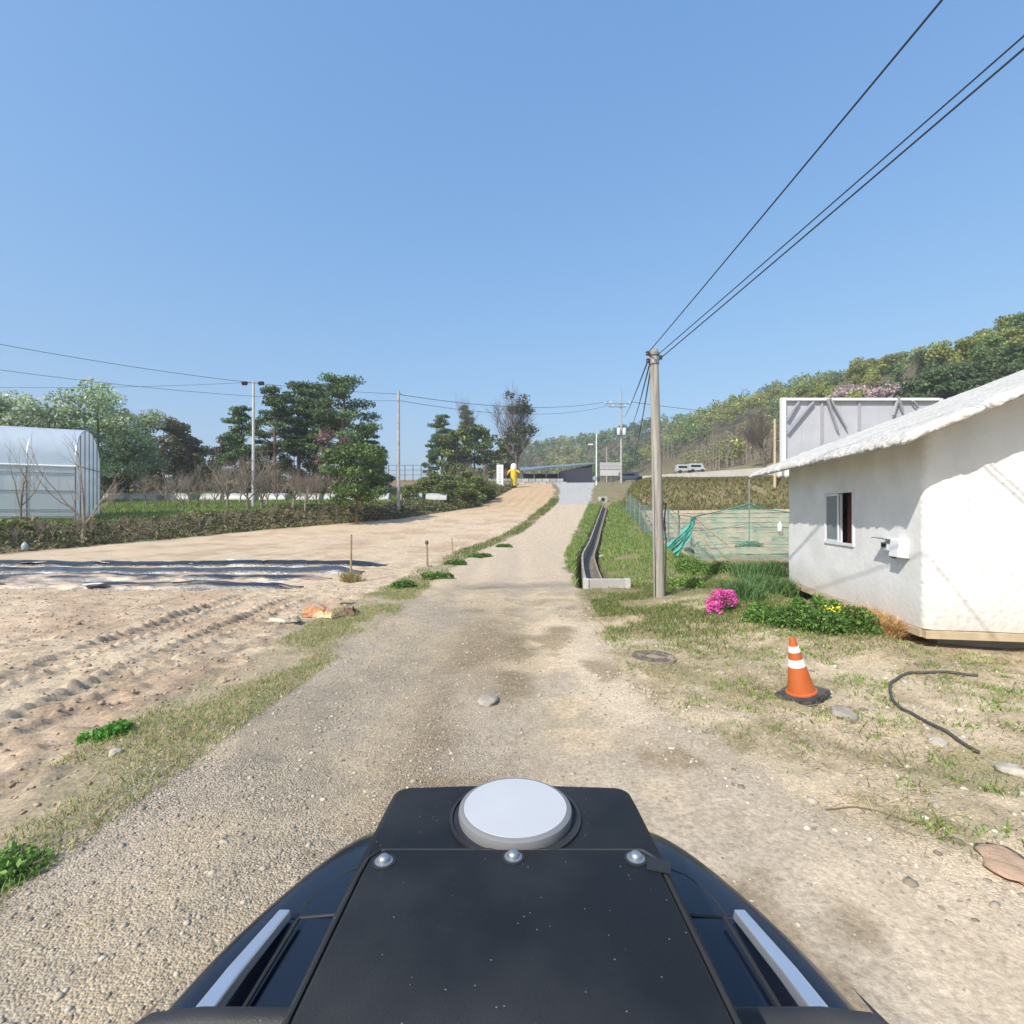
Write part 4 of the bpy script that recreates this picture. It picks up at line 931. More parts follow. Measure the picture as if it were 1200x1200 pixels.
wire(lp+Vector((-.4, 0, LTZ-lp.z-.3)), at(-60, 392, 34), .7, .018, 'upper power line from the slim pole over the greenhouse')
wire(lp+Vector((.2, 0, LTZ-lp.z-1.0)), at(-60, 425, 34), .7, .015, 'lower power line from the slim pole over the greenhouse')
wire(fp+Vector((-.7, 0, FTZ-fp.z-.1)), at(-60, 453, 44), .25, .014, 'thin feeder wire from the floodlight pole over the greenhouse')
wire(tp+Vector((1.6, -.2, hT-1.5)), at(1060, 492, 150), 1.5, .045, 'power line from the crest pole towards the wooded hill')

# ================================================================ stakes, mulch film rows, debris
M['film'] = mk('black_film', (.02, .022, .027), .24, .3, 5, .012, 22, dirt=(.46, .35, .25), dscale=1.7, dlo=.66, dhi=.76)
M['film_soil'] = mk('bed_soil', (.46, .35, .25), .95, .2, 3, .03, 12)
for k, (y_, xr_, wd, dir_) in enumerate(((20.9, -5.1, .40, 0), (18.6, -5.4, .36, 0), (16.6, -5.9, .34, 0), (14.8, -6.1, .30, 0))):
    x0_ = -32; nn = int((xr_-x0_)/.12); V = []; 
    prof = np.array([-1, -.8, -.55, -.3, 0, .3, .55, .8, 1])
    xs = np.linspace(x0_, xr_, nn)
    for x in xs:
        endt = float(sstep(0, .8, xr_-x)); hgt = .17*endt*(.75+.5*float(noise(np.array(x*.9), np.array(k*7.), 3)))
        for p in prof:
            yy = y_+p*wd+.05*math.sin(x*.6+k)+.04*(float(noise(np.array(x*2.5), np.array(p*2.+k), 5))-.5)
            zz = hgt*(1-abs(p)**2.2)+.035*(float(noise(np.array(x*3.5), np.array(p*3+k*9.), 6))-.5)*endt
            V.append((x, yy, zz))
    V = np.array(V); V[:, 2] += Zs(V[:, 0], V[:, 1])+.03; V[0::9, 2] -= .09; V[8::9, 2] -= .09
    ii = np.arange(nn*9).reshape(nn, 9); q = np.stack([ii[:-1, :-1], ii[1:, :-1], ii[1:, 1:], ii[:-1, 1:]], -1).reshape(-1, 4)
    lab = ['farthest black plastic mulch row at the back of the bed', 'second black plastic mulch row, glossy and wrinkled', 'half buried plastic mulch row covered by soil', 'mulch row lying closest to the tyre tracks'][k]
    rowe = empty('mulch_row', (0, 0, 0)); tag(rowe, lab, 'mulch row', None)
    ct = [.50, .50, .44, .46][k]
    mf = M['film'] if k < 2 else mk('film_dirty', (.025, .028, .036), .35, .3, 5, .012, 22, dirt=(.47, .36, .26), dscale=1.5, dlo=.50, dhi=.60)
    for nd in [n for n in mf.node_tree.nodes if n.type == 'TEX_NOISE' and n.inputs['Scale'].default_value < 2]:
        mpn = mf.node_tree.nodes.new('ShaderNodeMapping'); mpn.inputs['Scale'].default_value = (.30, 2.2, 1)
        lk = nd.inputs['Vector'].links[0].from_socket
        if lk.node.type != 'MAPPING': mf.node_tree.links.new(lk, mpn.inputs[0]); mf.node_tree.links.new(mpn.outputs[0], nd.inputs['Vector'])
    if k == 1: mf = mk('sunlit_film', (.055, .06, .07), .28, .35, 4, .014, 16, dirt=(.47, .36, .26), dscale=1.6, dlo=.68, dhi=.78)  # same black film made greyer, the sun's reflection put into its colour
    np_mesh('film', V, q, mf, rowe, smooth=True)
    # wisps of loose white film
    for j in range(9 if k != 2 else 6):
        x = random.uniform(-22, xr_-.4); y = y_+random.uniform(-.3, .3); z = zat(x, y)+random.uniform(.13, .19); s_ = random.uniform(.08, .22)
        pv = [(x+random.uniform(-1, 1)*s_*1.6+dx*s_*1.8, y+dy*s_*.6, z+random.uniform(0, .05)) for dx, dy in ((-1, -1), (0, -1.2), (1, -.8), (1.1, .8), (0, 1), (-1, .9))]
        if j < 12: MB().add(pv, [(0, 1, 4, 5), (1, 2, 3, 4)], True).build('film_scrap', M['white'], rowe)
def stake(px, py_top, py_bot, r, label, mat, lean=0):
    b = hit(px, py_bot); h = (py_bot-py_top)*b.y/F
    mb = MB(); mb.tube([(0, 0, -.15), (lean*.5, 0, h*.5), (lean, 0, h)], [r, r*.95, r*.85], 8)
    o = mb.build('wooden_stake', mat); o.location = b; return tag(o, label, 'stake')
stake(411, 627, 682, .035, 'tall weathered stake at the end of the mulch rows', M['wood'], .02)
s2 = stake(501, 638, 664, .045, 'thick stake with a wrapped top beside the road', M['wood'], -.03)
mb = MB(); mb.lathe([(.05, 0), (.075, .05), (.06, .14), (.03, .16)], (-.03, 0, .90), 10); mb.build('wrapping', M['bark'], s2)
stake(531, 631, 656, .03, 'thin leaning stake in the weeds by the road', M['wood'], -.06)
stake(523, 648, 658, .02, 'short broken stub in the weeds by the road', M['wood'])
# straw tied round the tall stake
sb = hit(411, 682); n = 420; P = np.stack([rng.normal(sb.x, .16, n), rng.normal(sb.y, .12, n), np.zeros(n)], -1); P[:, 2] = Z(P[:, 0], P[:, 1])
blades('straw_clump', P, .38, .014, [(.36, .29, .13), (.28, .27, .09), (.45, .36, .18)], 1.2, 'yellowish straw clump at the foot of the tall stake', cat='straw')
# orange sheet, bottles and sticks
db = hit(370, 722)
def crumple(name, loc, sx, sy, sz, mat, label, cat, seed, parent=None):
    mb = MB(); n = 15; vv = []
    for i in range(n):
        for j in range(n):
            u, v = i/(n-1)*2-1, j/(n-1)*2-1
            h = float(fbm(np.array(u*2.6+seed), np.array(v*2.6), seed, 4)); e = max(0, 1-max(abs(u), abs(v))**3)
            vv.append((u*sx*(.8+.4*h), v*sy*(.8+.4*float(noise(np.array(u*2.), np.array(v*2.+seed), 5))), sz*e*(1.6*h-.35)+.01))
    mb.add(vv, [(i*n+j, (i+1)*n+j, (i+1)*n+j+1, i*n+j+1) for i in range(n-1) for j in range(n-1)], False)
    o = mb.build(name, mat, parent); o.location = loc; return tag(o, label, cat)
crumple('orange_sack', db+Vector((.0, 0, .0)), .36, .20, .22, mk('orange_film', (.46, .18, .06), .5, .3, 5, dirt=(.62, .45, .26), dscale=4, dlo=.48, dhi=.62), 'crumpled orange plastic sack dumped on the verge', 'sack', 4)
crumple('brown_sack', db+Vector((.62, .15, .0)), .22, .16, .16, mk('brown_film', (.12, .07, .035), .6, .3, 5), 'small crumpled dark brown sack beside the orange sack', 'sack', 9)
crumple('cream_sack', db+Vector((.28, -.20, .0)), .16, .10, .18, mk('cream_film', (.70, .52, .28), .6, .2, 5), 'cream coloured torn plastic lying before the orange sack', 'sack', 14)
bt = hit(331, 731); bo = MB(); R = Matrix.Rotation(math.pi/2, 3, 'Y')
bo.lathe([(.045, -.30), (.05, -.28), (.05, -.02), (.035, .04), (.018, .08), (.018, .12)], (0, 0, .05), 14, R); bto = bo.build('plastic_pipe', mk('cream_plastic', (.66, .58, .42), .4, .1, 5)); bto.location = bt; bto.rotation_euler.z = -.35; tag(bto, 'cream plastic bottle lying on the soil by the verge', 'bottle'); bto.name = 'plastic_bottle'
bt2 = hit(343, 733); crumple('cloth_rag', bt2, .13, .10, .13, mk('grey_rag', (.30, .28, .22), .8, .3, 8), 'grey rag beside the cream bottle', 'rag', 21)
ground_line('stick', [(388, 728), (402, 722), (414, 718)], .02, M['wood'], 'straight stick lying on the turf by the sacks', 'stick', .01)
ground_line('stick', [(398, 712), (408, 708), (417, 706)], .018, M['wood'], 'thin green stick lying behind the sacks', 'stick', .01)
# white jug in the berm, far left
jg = hit(29, 646); mb = MB(); mb.lathe([(.18, 0), (.20, .05), (.20, .4), (.12, .56), (.06, .6), (.06, .68)], (0, 0, 0), 14); o = mb.build('water_jug', mk('jug_white', (.36, .42, .42), .4, .06, 5)); o.location = jg; o.scale = (.75, .75, .75); tag(o, 'pale plastic jug standing at the foot of the berm', 'jug')

# ================================================================ plants by the house
def leafy(name, P, size, cols, label, cat, mat='leaf', flat=.3, group=None):
    V, Fq, c = cards(len(P), P, size, cols, flat=flat); o = np_mesh(name, V, Fq, M[mat], col=c); return tag(o, label, cat, group)
az = hit(846, 716); n = 2600
def dome(c, rx, ry, rz, n, shell=.75):
    d = unit(rng.normal(size=(n, 3))); d[:, 2] = np.abs(d[:, 2]); r = rng.uniform(shell, 1, n)**.6
    return np.asarray(c)[None]+d*r[:, None]*np.array([rx, ry, rz])
azo = empty('azalea_bush', az); tag(azo, 'round azalea bush covered in bright pink blossom', 'azalea')
bl = np.concatenate([dome((.02, 0, .10), .22, .2, .33, 700), dome((-.18, -.12, -.02), .17, .16, .24, 520), dome((.20, .08, .14), .15, .16, .28, 360), dome((-.06, .1, .2), .13, .13, .22, 260), dome((-.22, .06, .1), .1, .1, .16, 160)])
V, Fq, c = cards(len(bl), bl, .022, [(.72, .10, .42), (.80, .20, .52), (.62, .06, .32)]); np_mesh('blossom', V, Fq, M['leaf'], azo, col=c)
gl = dome((0, 0, .0), .30, .26, .33, 900, .3); V, Fq, c = cards(900, gl, .022, [(.05, .09, .025), (.08, .13, .03)]); np_mesh('leaves', V, Fq, M['leaf'], azo, col=c)
mb = MB()
for k in range(7):
    a = k*.9; mb.tube([(0, 0, -.08), (.1*math.cos(a), .1*math.sin(a), .12), (.2*math.cos(a), .2*math.sin(a), .28)], [.012, .008, .004], 5)
mb.build('stem', M['bark'], azo)
def strap_plant(px, py, n, h, w_, spread, label, cols=((.10, .18, .06), (.14, .24, .075), (.08, .15, .06))):
    b = hit(px, py); o = empty('lily_clump', b); tag(o, label, 'lily clump')
    P = np.stack([rng.normal(0, spread, n), rng.normal(0, spread*.8, n), np.zeros(n)], -1); P[:, 2] = Z(P[:, 0]+b.x, P[:, 1]+b.y)-b.z-.02
    blades('leaves', P, h*1.1, w_*1.1, list(cols), .75, None, o)
    return o
strap_plant(868, 702, 420, .42, .028, .20, 'blue green strap leaved clump just right of the azalea')
strap_plant(893, 692, 480, .45, .028, .24, 'strap leaved clump between the azalea and the house wall')
strap_plant(920, 697, 480, .45, .028, .24, 'strap leaved clump close to the foot of the house wall')
strap_plant(878, 676, 360, .45, .028, .24, 'strap leaved clump in the back row of the flower bed')
strap_plant(905, 674, 360, .45, .028, .24, 'strap leaved clump at the back of the bed by the wall corner')
def bush(px, py, rx, ry, rz, n, size, cols, label, name='leafy_bush'):
    b = hit(px, py); o = empty(name, b); tag(o, label, 'bush')
    P = np.concatenate([dome((rng.normal(0, rx*.4), rng.normal(0, ry*.4), 0), rx*rng.uniform(.5, .8), ry*rng.uniform(.5, .8), rz*rng.uniform(.7, 1.05), n//5, .35) for _ in range(5)])
    P[:, 2] += Z(P[:, 0]+b.x, P[:, 1]+b.y)-b.z
    V, Fq, c = cards(len(P), P, size, cols, flat=.4); np_mesh('leaves', V, Fq, M['leaf'], o, col=c)
    mb = MB()
    for k in range(6):
        a = k*1.05; mb.tube([(0, 0, -.06), (rx*.3*math.cos(a), ry*.3*math.sin(a), rz*.4), (rx*.6*math.cos(a), ry*.6*math.sin(a), rz*.75)], [.012, .009, .004], 5)
    mb.build('stems', M['bark'], o); return o
GB = [(.10, .19, .04), (.14, .25, .05), (.07, .14, .03), (.18, .29, .07)]
yb = bush(950, 734, .72, .5, .46, 8500, .030, GB, 'dense dark green bush in the flower bed with yellow flowers', 'flower_bush')
fl = np.stack([rng.normal(.34, .07, 40), rng.normal(-.05, .06, 40), rng.uniform(.28, .38, 40)], -1)
V, Fq, c = cards(40, fl, .022, [(.75, .62, .03)]); tag(np_mesh('flowers', V, Fq, M['leaf'], yb, col=c), kind='stuff')
bush(908, 726, .5, .38, .34, 4000, .03, GB, 'low green bush between the lilies and the yellow flowers')
bush(968, 722, .36, .3, .40, 3200, .03, GB, 'dark green bush against the straw heap')
bush(830, 668, .9, .6, .35, 3600, .04, [(.10, .19, .035), (.14, .24, .05), (.18, .28, .06)], 'spreading bright green weeds behind the wooden pole', 'weed_patch')
bush(800, 688, .6, .5, .25, 2400, .035, [(.12, .21, .04), (.18, .28, .06)], 'bright green weed patch right of the wooden pole base', 'weed_patch')
bush(885, 645, .7, .5, .45, 1800, .035, [(.12, .12, .05), (.16, .17, .06), (.20, .15, .08)], 'dull olive bramble growing through the net fence', 'bramble')
bush(128, 862, .22, .16, .13, 900, .022, [(.07, .20, .03), (.12, .27, .05)], 'small vivid green weed at the field edge', 'weed_patch')
bush(22, 1025, .26, .2, .10, 900, .02, [(.10, .20, .04), (.16, .25, .06)], 'low green weed beside the gravel at the field corner', 'weed_patch')
for i, (px, py, r_) in enumerate(((505, 678, .45), (540, 661, .55), (560, 652, .6), (590, 641, .5), (478, 690, .35))):
    bush(px, py, r_, r_*.8, .22, 1500, .04, [(.10, .19, .035), (.14, .24, .05), (.07, .14, .03)], ['green weed clump between the thick stake and the road', 'green weed clump below the thin leaning stake', 'broad green weed clump beyond the thin leaning stake', 'farthest round weed clump on the road edge', 'small weed clump on the verge before the thick stake'][i], 'weed_patch')
# straw heap at the wall
sh = hit(1030, 740); n = 5200
so_ = empty('straw_heap', sh); tag(so_, 'heap of dry golden straw against the house wall', 'straw heap')
a0 = rng.uniform(0, 1, n); P = np.stack([rng.normal(-.05, .10, n)+(a0-.5)*.15, rng.normal(0, .1, n)+(a0-.5)*1.1, rng.uniform(0, .24, n)], -1)
P[:, 2] += np.maximum(0, Z(P[:, 0]+sh.x, P[:, 1]+sh.y)-sh.z)
blades('straw', P, .22, .008, [(.56, .38, .17), (.66, .47, .24), (.46, .30, .14)], 2.6, None, so_)
n = 36; P = np.stack([rng.normal(-.05, .08, n), rng.uniform(-.1, .9, n), np.zeros(n)], -1)
blades('seed_stalk', P, .75, .006, [(.36, .27, .17), (.45, .36, .24)], .35, None, so_)

# ================================================================ garden fence and net
def net_material(name, col, a_):
    m, n, l, p = new_mat(name); tc = n.new('ShaderNodeTexCoord')
    p.inputs['Base Color'].default_value = (*col, 1); p.inputs['Roughness'].default_value = .6
    nz = n.new('ShaderNodeTexNoise'); nz.inputs['Scale'].default_value = 2.2; nz.inputs['Detail'].default_value = 5; l.new(tc.outputs['Object'], nz.inputs['Vector'])
    r = n.new('ShaderNodeMapRange'); r.inputs[1].default_value = .3; r.inputs[2].default_value = .75; r.inputs[3].default_value = max(0, a_-.15); r.inputs[4].default_value = min(1, a_+.25); l.new(nz.outputs['Fac'], r.inputs[0])
    t = n.new('ShaderNodeBsdfTransparent'); mx = n.new('ShaderNodeMixShader'); l.new(r.outputs[0], mx.inputs[0]); l.new(t.outputs[0], mx.inputs[1]); l.new(p.outputs[0], mx.inputs[2])
    l.new(mx.outputs[0], n['Material Output'].inputs[0]); return m
M['net'] = net_material('green_net', (.10, .34, .26), .36); M['net_thick'] = net_material('green_net_bunched', (.05, .36, .29), .85)
M['net_blue'] = net_material('blue_green_net', (.16, .30, .30), .42)
fence = empty('net_fence', (0, 0, 0)); tag(fence, 'sagging green net fence with wooden posts round the vegetable plot', 'fence')
def fpost(px, pyb, pyt, r=.05, mat=None, lean=0):
    b = hit(px, pyb); h = (pyb-pyt)*b.y/F; mb = MB(); mb.tube([(0, 0, -.2), (lean, 0, h)], r, 8); o = mb.build('post', mat or M['wood'], fence); o.location = b
    return b, b+Vector((lean, 0, h))
M['post_grey'] = mk('post_grey', (.22, .22, .19), .8, .2, 6)
side = [fpost(px, pb_, pt_, .045, M['post_grey']) for px, pb_, pt_ in ((734, 601, 579), (739, 606, 580), (744, 612, 583), (750, 619, 589), (756, 625, 592), (783, 636, 596), (795, 634, 597))]
frn = [fpost(px, pb_, pt_, .04, M['post_grey']) for px, pb_, pt_ in ((796, 642, 604), (810, 643, 606), (878, 641, 560))]
def net(name, tops, bots, mat, sag=.1, n=7, seed=0, parent=None):
    vv = []; seg = []
    for i in range(len(tops)-1):
        for k in range(n):
            t = k/n; T = tops[i].lerp(tops[i+1], t); B = bots[i].lerp(bots[i+1], t); T = T-Vector((0, 0, sag*4*t*(1-t))); seg.append((T, B))
    seg.append((tops[-1], bots[-1]))
    for i, (T, B) in enumerate(seg):
        for j in range(6):
            t = j/5; p = T.lerp(B, t); w_ = .10*(float(noise(np.array(i*.7+seed), np.array(j*.9), seed))-.5); vv.append(p+Vector((w_, w_*1.5, 0)))
    MB().add(vv, [(i*6+j, (i+1)*6+j, (i+1)*6+j+1, i*6+j+1) for i in range(len(seg)-1) for j in range(5)], True).build(name, mat, parent or fence)
net('net_panel', [t for b, t in side[:6]], [b for b, t in side[:6]], M['net_blue'], .06, 5, 2)
# front net, tented over the tall post and running on behind the house
T = [at(812, 606, 19.5), at(840, 600, 19.5), at(862, 595, 19.5), at(878, 590, 19.5), at(893, 597, 19.5), at(930, 601, 19.5), at(960, 604, 19.5)]
B = [Vector((p.x, p.y-.2, zat(p.x, p.y)+.02)) for p in T]
net('net_panel', T, B, M['net'], .05, 5, 3)
T2 = [side[5][1], frn[0][1], T[0]]; B2 = [side[5][0], frn[0][0], B[0]]
net('net_panel', T2, B2, M['net'], .12, 6, 8)
mb = MB(); mb.tube([p+Vector((0, -.02, .01)) for p in T2[:-1]+T], .022, 6); mb.build('top_cord', mk('teal_cord', (.06, .30, .24), .7, .1, 5), fence)
for f_ in (.35, .7):
    mb = MB(); mb.tube([a.lerp(b, f_)+Vector((0, -.12, 0)) for a, b in zip(T, B)], .010, 5); mb.build('net_cord', mk('teal_cord', (.07, .26, .21), .7, .1, 5), fence)
vv = []; cols_ = 15
for i in range(cols_):
    t = i/(cols_-1); c = at(812-27*t**1.25, 606+38*t**.8, 19.5-.4*t); w_ = .06+.40*t**.8
    for j in range(13):
        u = j/12*2-1; fold = .09*math.sin(j*2.4+t*3)*(.3+.7*t)
        vv.append(c+Vector((u*w_*.55+.04*math.sin(j*1.7+i), fold-.1, -u*w_*.40-.10*t*abs(u))))
MB().add(vv, [(i*13+j, (i+1)*13+j, (i+1)*13+j+1, i*13+j+1) for i in range(cols_-1) for j in range(12)], True).build('bunched_net', M['net_thick'], fence)
mb = MB(); mb.tube([at(813, 605, 19.4), at(832, 622, 18.8), at(852, 638, 18.4)], .03, 8); mb.build('brace', M['wood'], fence)
for p0, p1 in (((800, 604), (878, 596)), ((800, 622), (878, 616)), ((785, 604), (812, 607))):
    mb = MB(); mb.tube([at(*p0, 19.5), at((p0[0]+p1[0])/2, (p0[1]+p1[1])/2+1.5, 19.5), at(*p1, 19.5)], .008, 5); mb.build('rope', M['post_grey'], fence)
wj = at(914, 616, 19.3); mb = MB(); mb.lathe([(.12, 0), (.13, .05), (.13, .3), (.06, .4), (.04, .42), (.04, .48)], (0, 0, 0), 14); o = mb.build('plastic_bottle', mk('bottle_white', (.70, .78, .76), .35, .05, 4)); o.location = wj-Vector((0, 0, .2)); o.scale = (.7, .7, .75); tag(o, 'white plastic bottle hung on the net fence by the house', 'bottle')
# planted beds of the plot
for k in range(9):
    y_ = 22+k*3.6; xa = float(xd(y_))+4.3; xb = xa+22; nn = 60; V = []; prof = np.array([-1, -.6, 0, .6, 1])
    for x in np.linspace(xa, xb, nn):
        for p in prof:
            V.append((x, y_+p*.75+.12*math.sin(x*.4+k), .22*(1-abs(p)**2)+.05*(float(noise(np.array(x*1.7), np.array(p*3+k*5.), 4))-.5)))
    V = np.array(V); V[:, 2] += Zs(V[:, 0], V[:, 1])+.04; ii = np.arange(nn*5).reshape(nn, 5)
    o = np_mesh('vegetable_bed', V, np.stack([ii[:-1, :-1], ii[1:, :-1], ii[1:, 1:], ii[:-1, 1:]], -1).reshape(-1, 4), mk('bed_mulched', (.46, .345, .23), .9, .2, 2.5, .03, 10, dirt=(.17, .17, .15), dscale=.9, dlo=.56, dhi=.66), smooth=True)
    tag(o, 'raised soil bed with scraps of dark film in the fenced plot', 'vegetable bed', 'beds of the fenced plot')

# ================================================================ greenhouse
def film_material(name, col, a_, rough=.25):
    m, n, l, p = new_mat(name); p.inputs['Base Color'].default_value = (*col, 1); p.inputs['Roughness'].default_value = rough; p.inputs['Specular IOR Level'].default_value = .6
    tl = n.new('ShaderNodeBsdfTranslucent'); tl.inputs[0].default_value = (*col, 1); t = n.new('ShaderNodeBsdfTransparent')
    m1 = n.new('ShaderNodeMixShader'); m1.inputs[0].default_value = .45; l.new(p.outputs[0], m1.inputs[1]); l.new(tl.outputs[0], m1.inputs[2])
    m2 = n.new('ShaderNodeMixShader'); m2.inputs[0].default_value = a_; l.new(t.outputs[0], m2.inputs[1]); l.new(m1.outputs[0], m2.inputs[2]); l.new(m2.outputs[0], n['Material Output'].inputs[0])
    return m
gz = zat(-31, 34.5); GXR = -29.0; GY0, GY1 = 34.0, 40.2; EZ = H+55*33.5/F-gz; TZ = H+97*36/F-gz
gh = empty('vinyl_greenhouse', (GXR, GY0, gz)); gh.rotation_euler.z = math.radians(27); tag(gh, 'translucent vinyl greenhouse with curved roof and steel frame', 'greenhouse')
M['vinyl'] = film_material('vinyl_film', (.78, .87, .98), .66); M['vinyl_side'] = film_material('vinyl_side', (.66, .72, .78), .60, .5)
def arch(t): return (GY1-GY0)*(.5-.5*math.cos(math.pi*t)), EZ+(TZ-EZ)*math.sin(math.pi*t)**.8
Lg = 34
mb = MB(); vv = []; na_ = 25; nx_ = 18
for i in range(nx_):
    for j in range(na_):
        y, z = arch(j/(na_-1)); vv.append((-Lg*i/(nx_-1), y, z+.04*math.sin(i*math.pi)*0+.03*(noise(np.array(i*1.3), np.array(j*.8), 6)-.5)))
mb.add(vv, [(i*na_+j, (i+1)*na_+j, (i+1)*na_+j+1, i*na_+j+1) for i in range(nx_-1) for j in range(na_-1)], True).build('roof_film', M['vinyl'], gh)
MB().add([(0, 0, .25), (-Lg, 0, .25), (-Lg, 0, EZ), (0, 0, EZ)], [(0, 1, 2, 3)]).build('side_film', M['vinyl_side'], gh)
MB().add([(0, GY1-GY0, .25), (-Lg, GY1-GY0, .25), (-Lg, GY1-GY0, EZ), (0, GY1-GY0, EZ)], [(0, 1, 2, 3)]).build('side_film', M['vinyl_side'], gh)
vv = [(0, *arch(j/(na_-1))) for j in range(na_)]+[(0, GY1-GY0, .05), (0, 0, .05)]
MB().add(vv, [tuple(range(len(vv)))]).build('end_film', M['vinyl'], gh)
for i in range(15):
    x = -i*2.45; mb = MB(); mb.tube([(x, -.03, -.2), (x, -.03, EZ)], .05, 8); mb.build('side_post', M['steel_dull'], gh)
    mb = MB(); mb.tube([(x, arch(j/16)[0], arch(j/16)[1]-.03) for j in range(17)], .03, 6); mb.build('arch_rib', M['steel'], gh)
    mb = MB(); mb.tube([(x, GY1-GY0+.03, -.2), (x, GY1-GY0+.03, EZ)], .05, 8); mb.build('side_post', M['steel_dull'], gh)
for z, r in ((EZ-.05, .06), (EZ*.86, .03), (EZ*.55, .035), (EZ*.22, .03), (EZ*.10, .03)):
    mb = MB(); mb.tube([(.05, -.06, z), (-Lg, -.06, z)], r, 6); mb.build('side_rail', M['steel_dull'] if r < .05 else M['white'], gh)
for y in (1.0, 2.05, 3.1, 4.15, 5.2):
    zt = EZ+(TZ-EZ)*math.sin(math.acos(1-2*y/(GY1-GY0)))**.8
    mb = MB(); mb.tube([(.04, y, -.1), (.04, y, zt)], .035, 6); mb.build('end_post', M['steel_dull'], gh)
mb = MB(); mb.tube([(.06, 0, EZ), (.06, GY1-GY0, EZ)], .035, 6); mb.build('end_rail', M['steel_dull'], gh)

# ================================================================ trees
def leaf_cloud(blobs, n, size, cols, shade=.35, shell=.55, flat=.15):
    # blobs: (x, y, z, rx, ry, rz)
    B = np.array(blobs); vol = (B[:, 3]*B[:, 4]*B[:, 5])**.67; k = rng.choice(len(B), n, p=vol/vol.sum())
    d = unit(rng.normal(size=(n, 3))); r = rng.uniform(shell**2, 1, n)**.5
    P = B[k, :3]+d*r[:, None]*B[k, 3:6]
    bsh = rng.uniform(.75, 1.2, len(B))
    V, Fq, c = cards(n, P, size, cols, out=d, shade=shade, flat=flat)
    return V, Fq, c*np.repeat(bsh[k], 4)[:, None]
def crown_blobs(h0, h1, rad, n, profile, seed):
    r_ = np.random.default_rng(seed); out = []
    for i in range(n):
        t = r_.uniform(0, 1); z = h0+(h1-h0)*t; R = rad*profile(t); a = r_.uniform(0, 6.283); q = R*math.sqrt(r_.uniform(0, 1))*.85
        s = rad*r_.uniform(.22, .42)
        out.append((q*math.cos(a), q*math.sin(a), z, s*1.1, s*1.1, s*r_.uniform(.55, .8)))
    return out
def limb_tree(blobs, h_trunk, r0, rr, mat, parent, lean=(0, 0), k=None, name='trunk'):
    mb = MB(); top = Vector((lean[0], lean[1], h_trunk)); bs = sorted(blobs, key=lambda b: b[2]); tz = max(h_trunk, bs[-1][2]*.9)
    pts = [Vector((0, 0, -.3)), Vector((lean[0]*.2+.04*r0, 0, h_trunk*.35)), Vector((lean[0]*.6, lean[1]*.6, h_trunk*.7)), top, Vector((lean[0]*1.1, lean[1]*1.1, (h_trunk+tz)/2)), Vector((lean[0]*1.15, lean[1]*1.15, tz))]
    mb.tube(pts, [r0*1.25, r0, r0*.8, r0*.62, r0*.4, r0*.12], 8)
    for b in bs[::max(1, len(bs)//(k or 14))]:
        z = min(max(h_trunk*.55, b[2]-.5*math.hypot(b[0], b[1])-.2), tz*.95); t = min(1, z/h_trunk)
        s = Vector((lean[0]*t, lean[1]*t, z)); e = Vector(b[:3]); m_ = s.lerp(e, .5)+Vector((0, 0, -.08*(e-s).length))
        mb.tube([s, m_, e], [r0*.35, r0*.22, r0*.07], 5)
    return mb.build(name, mat, parent)
def leafy_tree(name, h, rad, h0, cols, nb=16, n=2600, size=.25, seed=1, bark='bark', lean=(0, 0), profile=None, mat='leaf', shell=.45):
    o = empty(name); pf = profile or (lambda t: .55+.45*math.sin(math.pi*min(1, t*.85+.1)))
    bl = crown_blobs(h0, h-.12*rad, rad, nb, pf, seed)
    V, Fq, c = leaf_cloud(bl, n, size, cols, shell=shell); np_mesh('crown', V, Fq, M[mat], o, col=c)
    limb_tree(bl, h*.55, max(.05, h*.014), rad, M[bark], o, lean); return o
def pine_tree(name, h, rad, h0, seed, n=3200, size=.22, cols=((.075, .13, .045), (.11, .17, .055), (.055, .095, .04)), layers=9, lean=(0, 0)):
    r_ = np.random.default_rng(seed); o = empty(name); bl = []
    for i in range(layers):
        t = i/(layers-1); z = h0+(h-h0)*t; R = rad*(1-.62*t**1.6)*r_.uniform(.75, 1.1); m_ = max(2, int(6*(1-.5*t)))
        for k in range(m_):
            a = r_.uniform(0, 6.283); q = R*r_.uniform(.35, .95); s = rad*r_.uniform(.2, .34)
            bl.append((q*math.cos(a)+lean[0]*t, q*math.sin(a)+lean[1]*t, z+r_.uniform(-.25, .25), s*1.25, s*1.25, s*.42))
    V, Fq, c = leaf_cloud(bl, n, size, cols, shell=.2, flat=.2); np_mesh('crown', V, Fq, M['needle'], o, col=c)
    limb_tree(bl, h*.8, max(.06, h*.016), rad, M['pine_bark'], o, lean, 24); return o
